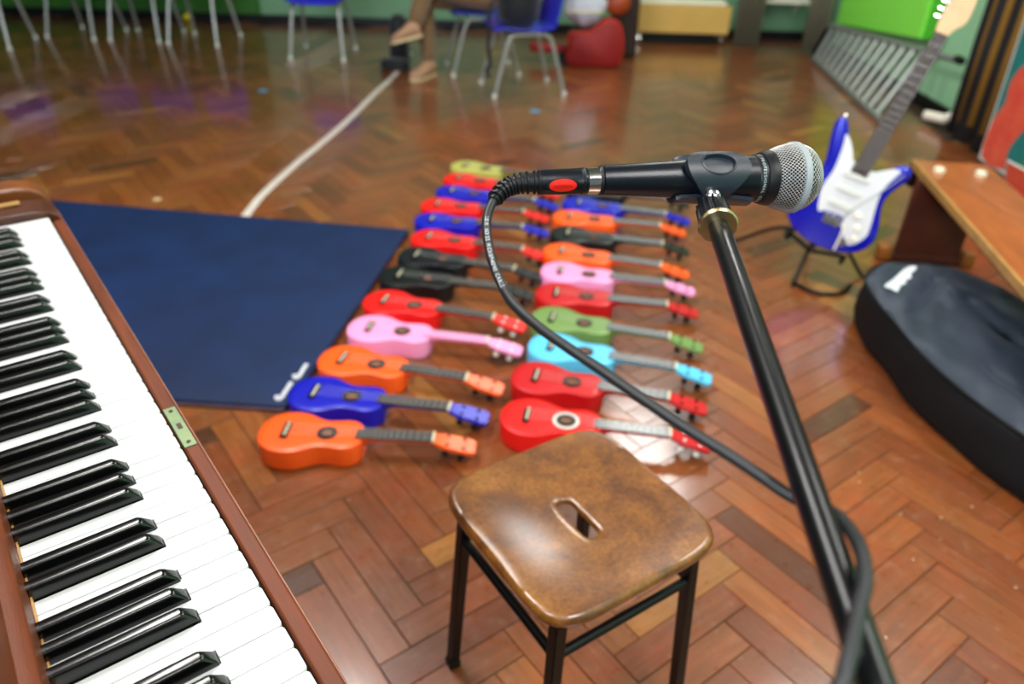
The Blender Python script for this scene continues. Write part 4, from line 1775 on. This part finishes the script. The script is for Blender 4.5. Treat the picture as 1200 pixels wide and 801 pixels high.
# ================================================================== RACK, LIME BOARD, PIPE by the right wall
rack = thing('slatted_rack', 'grey metal rack with sloping tubular bars standing by the right wall', 'rack', (2.3, 5.4, 0))
b = nb()
lo0, lo1 = V(2.335, 6.40, .018), V(2.155, 4.48, .018)
hi0, hi1 = V(2.44, 6.44, .255), V(2.46, 4.72, .372)
box(b, (lo0 + lo1) / 2, ((lo1 - lo0).length, .035, .035), Matrix.Rotation(math.atan2((lo1 - lo0).y, (lo1 - lo0).x), 3, 'Z'))
fin('bottom_rail', b, 'rack_grey', rack, world=True, bevel=.004)
b = nb()
tube(b, [hi0, hi0.lerp(hi1, .5), hi1, hi1 + V(.015, -.22, .016)], .019, 10)
fin('top_rail', b, 'rack_grey', rack, world=True)
b = nb()
tube(b, [hi1 + V(.015, -.18, .016), hi1 + V(.0, -.26, .02)], .023, 10)
fin('end_cap', b, 'rubber', rack, world=True)
NBAR = 13
for k in range(NBAR):
    f = (k + .5) / NBAR
    a_, c_ = lo0.lerp(lo1, f), hi0.lerp(hi1, min(1, f * 1.02))
    b = nb()
    tube(b, [a_, a_.lerp(c_, .5), c_], .021, 10, flat=.6)
    fin('bar', b, 'rack_grey', rack, world=True)
b = nb()
prism(b, [(0, 0), (.14, .02), (.15, .22), (.08, .22)], -.02, .02, Matrix.Translation(V(2.32, 6.41, .02)) @ Matrix.Rotation(PI / 2, 4, 'X'))
fin('end_plate', b, 'rubber', rack, world=True)
lime = thing('display_board', 'bright lime green board propped above the grey rack on the right wall', 'board', (2.56, 5.8, .23))
b = nb()
T_ = Matrix(((0, 0, 1, 0), (1, 0, 0, 0), (0, 1, 0, 0), (0, 0, 0, 1)))
prism(b, [(5.18, .385), (6.60, .245), (6.60, 1.25), (5.18, 1.25)], 2.54, 2.60, T_)
fin('front_panel', b, 'lime', lime, world=True, bevel=.004)
b = nb()
prism(b, [(5.00, .400), (5.176, .3855), (5.176, 1.25), (5.00, 1.25)], 2.555, 2.60, T_)
fin('end_panel', b, 'lime_dark', lime, world=True, bevel=.004)
b = nb()
tube(b, [V(2.44, 4.62, .05), V(2.49, 4.50, .06), V(2.535, 4.46, .10)], .028, 10)
o = fin('wall_pipe', b, 'cream', None)
tag(o, 'short off-white pipe elbow at the foot of the right wall', 'pipe')

# pleated greyish curtains by the back wall


def pleats(x0, x1, y, z1, label):
    b = nb()
    prev = None
    n = int((x1 - x0) / .006)
    for i in range(n + 1):
        xx = x0 + (x1 - x0) * i / n
        yo = y + .03 * math.sin(i * .9)
        cur = [b.verts.new((xx, yo, .01 + z1 * k / 4)) for k in range(5)]
        if prev:
            for k in range(4):
                b.faces.new((prev[k], prev[k + 1], cur[k + 1], cur[k]))
        prev = cur
    o = fin('pleated_curtain', b, 'curtain_grey', smooth=80)
    md = o.modifiers.new('s', 'SOLIDIFY')
    md.thickness = .003
    tag(o, label, 'curtain', 'greyish curtains on the back wall')


pleats(1.80, 2.02, 6.86, 2.4, 'greyish brown pleated curtain beside the beech trolley')
pleats(2.33, 2.52, 6.70, 2.4, 'greyish green pleated curtain in the far right corner')
b = nb()
box(b, (2.18, 7.17, .335), (.60, .22, .03))
o = fin('wall_shelf', b, 'cream', bevel=.004)
tag(o, 'cream shelf on the back wall between two curtains', 'shelf')
for sx in (1.95, 2.40):
    b = nb()
    prism(b, [(7.15, .315), (7.28, .22), (7.28, .32), (7.15, .32)], sx - .01, sx + .01, T_)
    fin('bracket', b, 'cream', o)

# ================================================================== TROLLEY
tr = thing('wooden_trolley', 'pale beech trolley box on chrome castors at the back wall', 'trolley', (1.34, 6.98, 0))
b = nb()
box(b, (1.345, 6.98, .20), (.80, .26, .215))
fin('box', b, 'trolley_wood', tr, world=True, bevel=.006)
b = nb()
box(b, (1.345, 7.0, .325), (.72, .22, .03))
fin('lid', b, 'cream', tr, world=True, bevel=.006, label='cream lid')
for cx in (.99, 1.70):
    for cy in (6.90, 7.06):
        b = nb()
        cyl(b, (cx - .014, cy, .034), (cx + .014, cy, .034), .034, seg=16)
        box(b, (cx, cy, .075), (.04, .04, .036))
        fin('castor', b, 'chrome', tr, world=True)
b = nb()
box(b, (1.345, 6.90, .055), (.62, .02, .075))
fin('under_box_shade', b, 'black_paint', tr, world=True)  # black sheet standing in for the shade under the box

# ================================================================== SCHOOL CHAIRS


def chair_proto():
    t = thing('school_chair', 'x', 'chair')
    # local: faces -y ; seat centre at origin, width along x
    b = nb()
    NU, NV = 12, 22
    prof = [(-.205, .425), (-.195, .442), (-.17, .446), (-.10, .438), (-.02, .432), (.06, .430), (.12, .434), (.155, .446), (.175, .475), (.190, .53), (.205, .60), (.222, .68), (.236, .745), (.240, .765)]
    pr = catmull([V(0, y, z) for y, z in prof], 2)
    grid = []
    for i, p in enumerate(pr):
        f = i / (len(pr) - 1)
        hw = .195 if p.z < .5 else .195 - .02 * ((p.z - .5) / .27) ** 2
        if i == 0:
            hw = .17
        if i == len(pr) - 1:
            hw = .15
        row = []
        for j in range(NU + 1):
            u = (j / NU) * 2 - 1
            lift = .018 * abs(u) ** 3
            row.append(b.verts.new((u * hw, p.y - (lift if p.z > .46 else 0), p.z + (lift * (1 if p.z <= .46 else 0)))))
        grid.append(row)
    for i in range(len(grid) - 1):
        for j in range(NU):
            b.faces.new((grid[i][j], grid[i][j + 1], grid[i + 1][j + 1], grid[i + 1][j]))
    o = fin('seat_shell', b, 'chair_blue', t, smooth=80)
    md = o.modifiers.new('s', 'SOLIDIFY')
    md.thickness = .008
    for sx in (-1, 1):
        for sy, ft, nm in ((-1, -.225, 'front'), (1, .235, 'rear')):
            b = nb()
            pts = catmull([V(sx * .195, ft, .012), V(sx * .178, ft * .75, .25), V(sx * .168, ft * .58, .385), V(sx * .163, ft * .42, .415), V(sx * .160, .0, .418)], 5)
            tube(b, pts, .0125, 10)
            fin('leg', b, 'grey_tube', t)
            b = nb()
            cyl(b, (sx * .196, ft, .001), (sx * .195, ft, .03), .0155, seg=10)
            fin('foot_cap', b, 'card', t)
    for yy in (-.11, .11):
        b = nb()
        cyl(b, (-.162, yy, .415), (.162, yy, .415), .010, seg=8)
        fin('cross_tube', b, 'grey_tube', t)
    return t


CH = chair_proto()


def chair(loc, ang, label, group=None, first=[True]):
    if first[0]:
        o = CH
        first[0] = False
    else:
        o = copy_tree(CH)
    o.location = loc
    o.rotation_euler = (0, 0, math.radians(ang))
    o.scale = (1, 1, .88)
    o['label'] = label
    if group:
        o['group'] = group
    elif 'group' in o:
        del o['group']
    return o


# chair with the black rucksack: faces left (-x); near side feet at (-.152,4.862) and (.273,4.98)
gch = 'blue school chairs with pale legs at the back of the hall'
chair((.005, 5.13, 0), 270 + 15.5 - 0, 'blue school chair with the black rucksack on its seat, nearest chair', gch)
chair((-.285, 5.66, 0), 270 + 12, 'blue school chair the seated person in khaki trousers sits on', gch)
chair((-1.50, 6.02, 0), 0, 'blue school chair just left of the seated person, at the picture top', gch)
row = [((-3.53, 6.49), -6, 'school chair second from the left edge in the row at the top left'),
       ((-3.03, 6.47), -2, 'school chair third from the left edge in the row at the top left'),
       ((-2.54, 6.40), -4, 'school chair at the right end of the row at the top left'),
       ((-3.99, 6.00), 8, 'school chair at the very left edge of the picture, cut by the frame')]
for (x, y), a, lb in row:
    chair((x, y, 0), a, lb, gch)

# rucksack on the near chair
rk = thing('rucksack', 'black rucksack slumped on the seat of the nearest blue chair', 'bag', (.0, 5.15, .40))
b = nb()
lathe(b, [(0, .10), (.02, .135), (.08, .150), (.18, .150), (.28, .13), (.34, .08), (.36, .02)], (-.03, 5.13, .400), (.06, .0, 1), 20)
for v in b.verts:
    v.co.x = -.02 + (v.co.x + .02) * .92 + .008 * math.sin(v.co.z * 40)
    v.co.y = 5.13 + (v.co.y - 5.13) * 1.05
fin('sack', b, 'cloth_black', rk, world=True, smooth=80, sub=1)
b = nb()
tube(b, catmull([V(-.15, 5.06, .60), V(-.20, 5.0, .50), V(-.205, 4.96, .36), V(-.20, 4.955, .24), V(-.19, 4.96, .17)], 6), .016, 8, flat=.5)
fin('strap', b, 'cloth_black', rk, world=True)
b = nb()
tube(b, catmull([V(-.19, 4.96, .19), V(-.215, 4.95, .15), V(-.20, 4.95, .11)], 4), .024, 8, flat=.6)
fin('strap_end', b, 'cloth_black', rk, world=True)

# ================================================================== SEATED PERSON


def skinned(name, joints, edges, m, parent, root=0, sub=2, smooth=True):
    me = bpy.data.meshes.new(name)
    me.from_pydata([j[0] for j in joints], edges, [])
    o = bpy.data.objects.new(name, me)
    COL.objects.link(o)
    me.transform(wmat(parent).inverted())
    o.parent = parent
    md = o.modifiers.new('skin', 'SKIN')
    md.use_smooth_shade = True
    sv = me.skin_vertices[0].data if me.skin_vertices else None
    if sv is None:
        bpy.context.view_layer.objects.active = o
        sv = me.skin_vertices[0].data
    for i, j in enumerate(joints):
        r = j[1]
        sv[i].radius = (r, r) if not isinstance(r, tuple) else r
        sv[i].use_root = (i == root)
    s = o.modifiers.new('sub', 'SUBSURF')
    s.levels = sub
    s.render_levels = sub
    me.materials.append(M[m])
    return o


per = thing('person', 'seated person in khaki trousers and tan shoes, legs crossed, one foot raised', 'person', (-.30, 5.60, 0))
hip = V(-.22, 5.66, .50)
hL, hR = hip + V(-.02, -.085, -.02), hip + V(-.02, .085, -.02)      # near / far hip
kL = V(-.63, 5.43, .58)       # near knee, leg crossed on top
kR = V(-.66, 5.52, .47)
aR = V(-.635, 5.41, .095)      # foot on the floor
aL = V(-.720, 5.31, .335)      # raised foot
ch_ = V(-.17, 5.68, .95)
nk = V(-.19, 5.67, 1.10)
hd = V(-.235, 5.66, 1.24)
sL, sR = V(-.18, 5.49, 1.04), V(-.18, 5.87, 1.04)
eL, eR = V(-.27, 5.43, .80), V(-.28, 5.90, .80)
wL, wR = V(-.47, 5.50, .69), V(-.46, 5.80, .68)
hnL, hnR = V(-.54, 5.53, .69), V(-.53, 5.76, .68)
J = [(hip, .12), (ch_, .13), (nk, .05), (hd, .085), (hd + V(-.01, 0, .07), .07), (sL, .05), (eL, .038), (wL, .026), (hnL, .030), (sR, .05), (eR, .038), (wR, .026), (hnR, .030),
     (hL, .085), (kL, .055), (aL, .035), (hR, .085), (kR, .055), (aR, .035), (V(-.21, 5.66, .75), .115), (hd + V(-.085, 0, -.005), .018)]
E_ = [(0, 19), (19, 1), (1, 2), (2, 3), (3, 4), (1, 5), (5, 6), (6, 7), (7, 8), (1, 9), (9, 10), (10, 11), (11, 12), (0, 13), (13, 14), (14, 15), (0, 16), (16, 17), (17, 18), (3, 20)]
# fingers: four and a thumb on each hand
for (hn, wr, hi) in ((hnL, wL, 8), (hnR, wR, 12)):
    d = (hn - wr).normalized()
    s_ = d.cross(V(0, 0, 1)).normalized()
    for k, ln_ in zip((-1.5, -.5, .5, 1.5), (.062, .075, .072, .056)):
        base_i = len(J)
        J.append((hn + s_ * k * .019 + d * .03, .0085))
        J.append((hn + s_ * k * .021 + d * (.03 + ln_ * .55) + V(0, 0, -.008), .008))
        J.append((hn + s_ * k * .021 + d * (.03 + ln_) + V(0, 0, -.028), .0065))
        E_ += [(hi, base_i), (base_i, base_i + 1), (base_i + 1, base_i + 2)]
    base_i = len(J)
    J.append((hn + s_ * .036 * (1 if hi == 8 else -1) + d * .005, .009))
    J.append((hn + s_ * .055 * (1 if hi == 8 else -1) + d * .035, .0075))
    E_ += [(hi, base_i), (base_i, base_i + 1)]
skinned('figure', J, E_, 'skin', per)
skinned('trousers', [(hip, .135), (hip + V(.0, 0, .10), .125), (hL, .098), (hL.lerp(kL, .5), .088), (kL, .072), (kL.lerp(aL, .45), .066), (aL + V(.0, .004, -.012), .052), (hR, .098), (hR.lerp(kR, .5), .085), (kR, .070), (kR.lerp(aR, .45), .062), (aR + V(0, 0, -.012), .052)],
        [(0, 1), (0, 2), (2, 3), (3, 4), (4, 5), (5, 6), (0, 7), (7, 8), (8, 9), (9, 10), (10, 11)], 'trouser', per)
skinned('jumper', [(V(-.215, 5.66, .66), .135), (V(-.20, 5.665, .80), .14), (ch_, .150), (ch_ + V(-.005, 0, .09), .10), (sL, .068), (eL, .052), (wL + V(.03, -.01, 0), .040), (sR, .068), (eR, .052), (wR + V(.03, .01, 0), .040)],
        [(0, 1), (1, 2), (2, 3), (2, 4), (4, 5), (5, 6), (2, 7), (7, 8), (8, 9)], 'jumper', per)
b = nb()
bmesh.ops.create_uvsphere(b, u_segments=20, v_segments=12, radius=.108)
for v in b.verts:
    v.co = Vector((v.co.x * 1.0 + .022, v.co.y * .88, v.co.z * 1.1 + .055)) + hd
bmesh.ops.delete(b, geom=[v for v in b.verts if v.co.x < hd.x - .03 and v.co.z < hd.z + .06 or v.co.z < hd.z - .03], context='VERTS')
fin('hair', b, 'hair', per, world=True, smooth=80)
for sy in (-.032, .032):
    b = nb()
    bmesh.ops.create_uvsphere(b, u_segments=8, v_segments=6, radius=.011)
    for v in b.verts:
        v.co += hd + V(-.082, sy, .025)
    fin('eye', b, 'pearl_white', per, world=True)
b = nb()
box(b, hd + V(-.078, 0, -.045), (.012, .045, .008))
fin('mouth', b, 'brown_leather', per, world=True, bevel=.003)


def shoe(name, heel, toe, up, label):
    d = (toe - heel)
    L0 = d.length
    d.normalize()
    up = (up - d * up.dot(d)).normalized()
    s = d.cross(up)
    b = nb()
    rs = []
    for f, hw, h in ((0, .022, .05), (.04, .033, .072), (.2, .038, .085), (.38, .038, .078), (.55, .043, .058), (.75, .047, .046), (.9, .040, .038), (.98, .024, .026), (1, .012, .018)):
        c0 = heel + d * L0 * f
        hw, h = hw * 1.15, h * 1.22
        rs.append([c0 + s * math.cos(a) * hw + up * (h * .5 + math.sin(a) * h * .5 + .012) for a in [2 * PI * i / 14 for i in range(14)]])
    rings(b, rs)
    o = fin(name, b, 'shoe', per, world=True, smooth=80, sub=1, label=label)
    b = nb()
    rs = []
    out_l = [(0, .024), (.06, .034), (.3, .036), (.5, .041), (.75, .048), (.92, .040), (1.01, .016)]
    pl = [heel + d * L0 * f + s * hw for f, hw in out_l] + [heel + d * L0 * f - s * hw for f, hw in reversed(out_l)]
    rings(b, [pl, [p + up * .018 for p in pl]])
    fin('sole', b, 'shoe_sole', o, world=True, bevel=.003)


shoe('shoe', V(-.60, 5.47, .001), V(-.73, 5.235, .001), V(0, 0, 1), None)
shoe('shoe', V(-.660, 5.31, .275), V(-.850, 5.22, .235), V(-.25, .15, 1), None)

# black soft case beside the feet
b = nb()
pl = catmull([V(-.99, 5.56, 0), V(-.83, 5.53, 0), V(-.80, 5.62, 0), V(-.96, 5.66, 0)], 4, True)
rings(b, [[p + V(0, 0, z) for p in inset(pl, d)] for d, z in ((.01, .002), (0, .012), (0, .055), (.012, .07))])
o = fin('shoe_bag', b, 'cloth_black', None, smooth=70)
tag(o, 'small flat black pouch on the floor at the end of the white line', 'bag')
b = nb()
rs = []
for z, k in ((.002, .9), (.02, 1), (.18, .95), (.30, .8), (.33, .5)):
    rs.append([V(-.89, 5.80, z) + V(math.cos(a) * .075 * k, math.sin(a) * .10 * k, 0) for a in [2 * PI * i / 16 for i in range(16)]])
rings(b, rs)
o = fin('holdall', b, 'cloth_black', None, smooth=70)
tag(o, 'upright black bag behind the tan shoes', 'bag')

# ================================================================== RED BAG, WHITE SACK, BROWN POUCH, BLACK CASE
rb = thing('red_bag', 'deep red rounded instrument bag standing by the nearest chair', 'bag', (.52, 5.95, 0))
sil = [V(.36, 0, .01), V(.34, 0, .12), V(.35, 0, .22), V(.42, 0, .235), V(.50, 0, .245), (.56, 0, .29), V(.62, 0, .33), V(.70, 0, .30), V(.74, 0, .18), V(.735, 0, .06), V(.70, 0, .01), V(.53, 0, .005)]
sl = catmull(sil, 4, True)
sc_ = sum((Vector(p) for p in sl), V(0, 0, 0)) / len(sl)
b = nb()
rings(b, [[sc_.lerp(p, k) + V(0, y, 0) for p in sl] for y, k in ((5.84, .90), (5.845, .97), (5.87, 1), (6.04, 1), (6.06, .96), (6.065, .88))])
for v in b.verts:
    v.co.z = max(v.co.z, .002)
fin('shell', b, 'red_bag', rb, world=True, smooth=60)
b = nb()
tube(b, [sc_.lerp(Vector(p), 1.0) + V(0, 5.865, 0.004) for p in sl] + [sc_.lerp(Vector(sl[0]), 1.0) + V(0, 5.865, .004)], .007, 8)
fin('piping', b, 'red_bag_side', rb, world=True)
b = nb()
box(b, (.20, 6.02, .10), (.28, .12, .06), Matrix.Rotation(.05, 3, 'Y'))
fin('neck_sleeve', b, 'red_bag', rb, world=True, bevel=.02)
b = nb()
cyl(b, (.32, 5.90, .045), (.32, 5.97, .045), .044, seg=16)
fin('wheel', b, 'rubber', rb, world=True)

ws = thing('white_sack', 'crumpled white plastic sack resting on the red bag', 'sack', (.45, 5.97, .25))
b = nb()
bmesh.ops.create_icosphere(b, subdivisions=3, radius=.150)
rn = random.Random(5)
for v in b.verts:
    n = v.co.normalized()
    k = 1 + .10 * math.sin(n.x * 9 + n.z * 5) + .08 * math.sin(n.y * 11 - n.z * 7)
    v.co = Vector((v.co.x * k * 1.0, v.co.y * .55 * k, v.co.z * k * 1.15)) + V(.455, 5.97, .435)
    if v.co.z < .262:
        v.co.z = .260 + (v.co.z - .262) * .05
fin('sack', b, 'paper_white', ws, world=True, smooth=80)
b = nb()
tube(b, catmull([V(.32, 5.87, .38), V(.44, 5.84, .385), V(.58, 5.87, .38)], 5), .012, 8, flat=.5)
fin('yellow_band', b, 'yellowish', ws, world=True, label='pale yellow band')

pouch = thing('brown_pouch', 'orange brown leather pouch between the white sack and the dark case', 'bag', (.68, 6.0, .3))
b = nb()
bmesh.ops.create_icosphere(b, subdivisions=3, radius=.10)
for v in b.verts:
    v.co = Vector((v.co.x * .95, v.co.y * .6, v.co.z * .85)) + V(.69, 5.99, .425)
fin('pouch_body', b, 'brown_leather', pouch, world=True, smooth=80)
b = nb()
tube(b, catmull([V(.56, 5.95, .42), V(.60, 5.93, .48), V(.68, 5.94, .48), V(.72, 5.96, .42)], 5), .008, 8)
fin('strap', b, 'dark_brown', pouch, world=True)

dk = thing('dark_case', 'tall dark brown case standing behind the red bag', 'case', (.82, 6.35, 0))
b = nb()
pl = [V(.70, 0, .002), V(.69, 0, .5), V(.72, 0, .75), V(.80, 0, .82), V(.87, 0, .70), V(.89, 0, .40), V(.90, 0, .002)]
rings(b, [[p + V(0, y, 0) for p in pl] for y in (6.24, 6.42)])
fin('case_shell', b, 'dark_brown', dk, world=True, bevel=.02, seg=3)
b = nb()
tube(b, catmull([V(.78, 6.24, .40), V(.78, 6.215, .42), V(.78, 6.215, .50), V(.78, 6.24, .52)], 4), .008, 8)
fin('handle', b, 'rubber', dk, world=True)

# ================================================================== SMALL MARKS ON THE FLOOR
for (x, y, lb) in ((-1.63, 4.887, 'small pale blue tape mark on the floor left of the white line'), (.094, 4.612, 'small pale blue tape mark on the floor in front of the nearest chair')):
    b = nb()
    lathe(b, [(-.002, .032), (.0008, .032), (.0009, .028)], (x, y, .0), (0, 0, 1), 16)
    o = fin('tape_mark', b, 'sticker')
    tag(o, lb, 'tape mark')
b = nb()
rn = random.Random(11)
sp_ = [(0.861, 1.42), (0.849, 1.386), (0.749, 1.312), (1.085, 1.314), (0.906, 1.283), (0.995, 1.275), (0.962, 1.207), (0.875, 1.146), (1.058, 1.078), (0.736, 0.946), (-.36, 1.27), (-1.53, 3.03), (.56, 1.9), (.68, 2.3), (.75, 2.4), (.62, 2.6)]
for (x, y) in sp_:
    r = rn.uniform(.0015, .0035)
    if (x, y) == (-1.53, 3.03):
        r = .02
    lathe(b, [(-.001, r), (.0006, r * .9)], (x, y, 0), (0, 0, 1), 7)
o = fin('paint_specks', b, 'speck', kind='stuff')
tag(o, 'scattered pale paint specks on the parquet floor', 'specks')

# yellow and cyan bits by the chairs at the top left
b = nb()
bmesh.ops.create_icosphere(b, subdivisions=2, radius=.045)
for v in b.verts:
    v.co = Vector((v.co.x, v.co.y, v.co.z * .8)) + V(-2.98, 7.2, .037)
o = fin('ball', b, mat('yellow foam', '#D9C820', .7), smooth=80)
tag(o, 'small yellow foam ball on the floor under the top left chairs', 'ball')
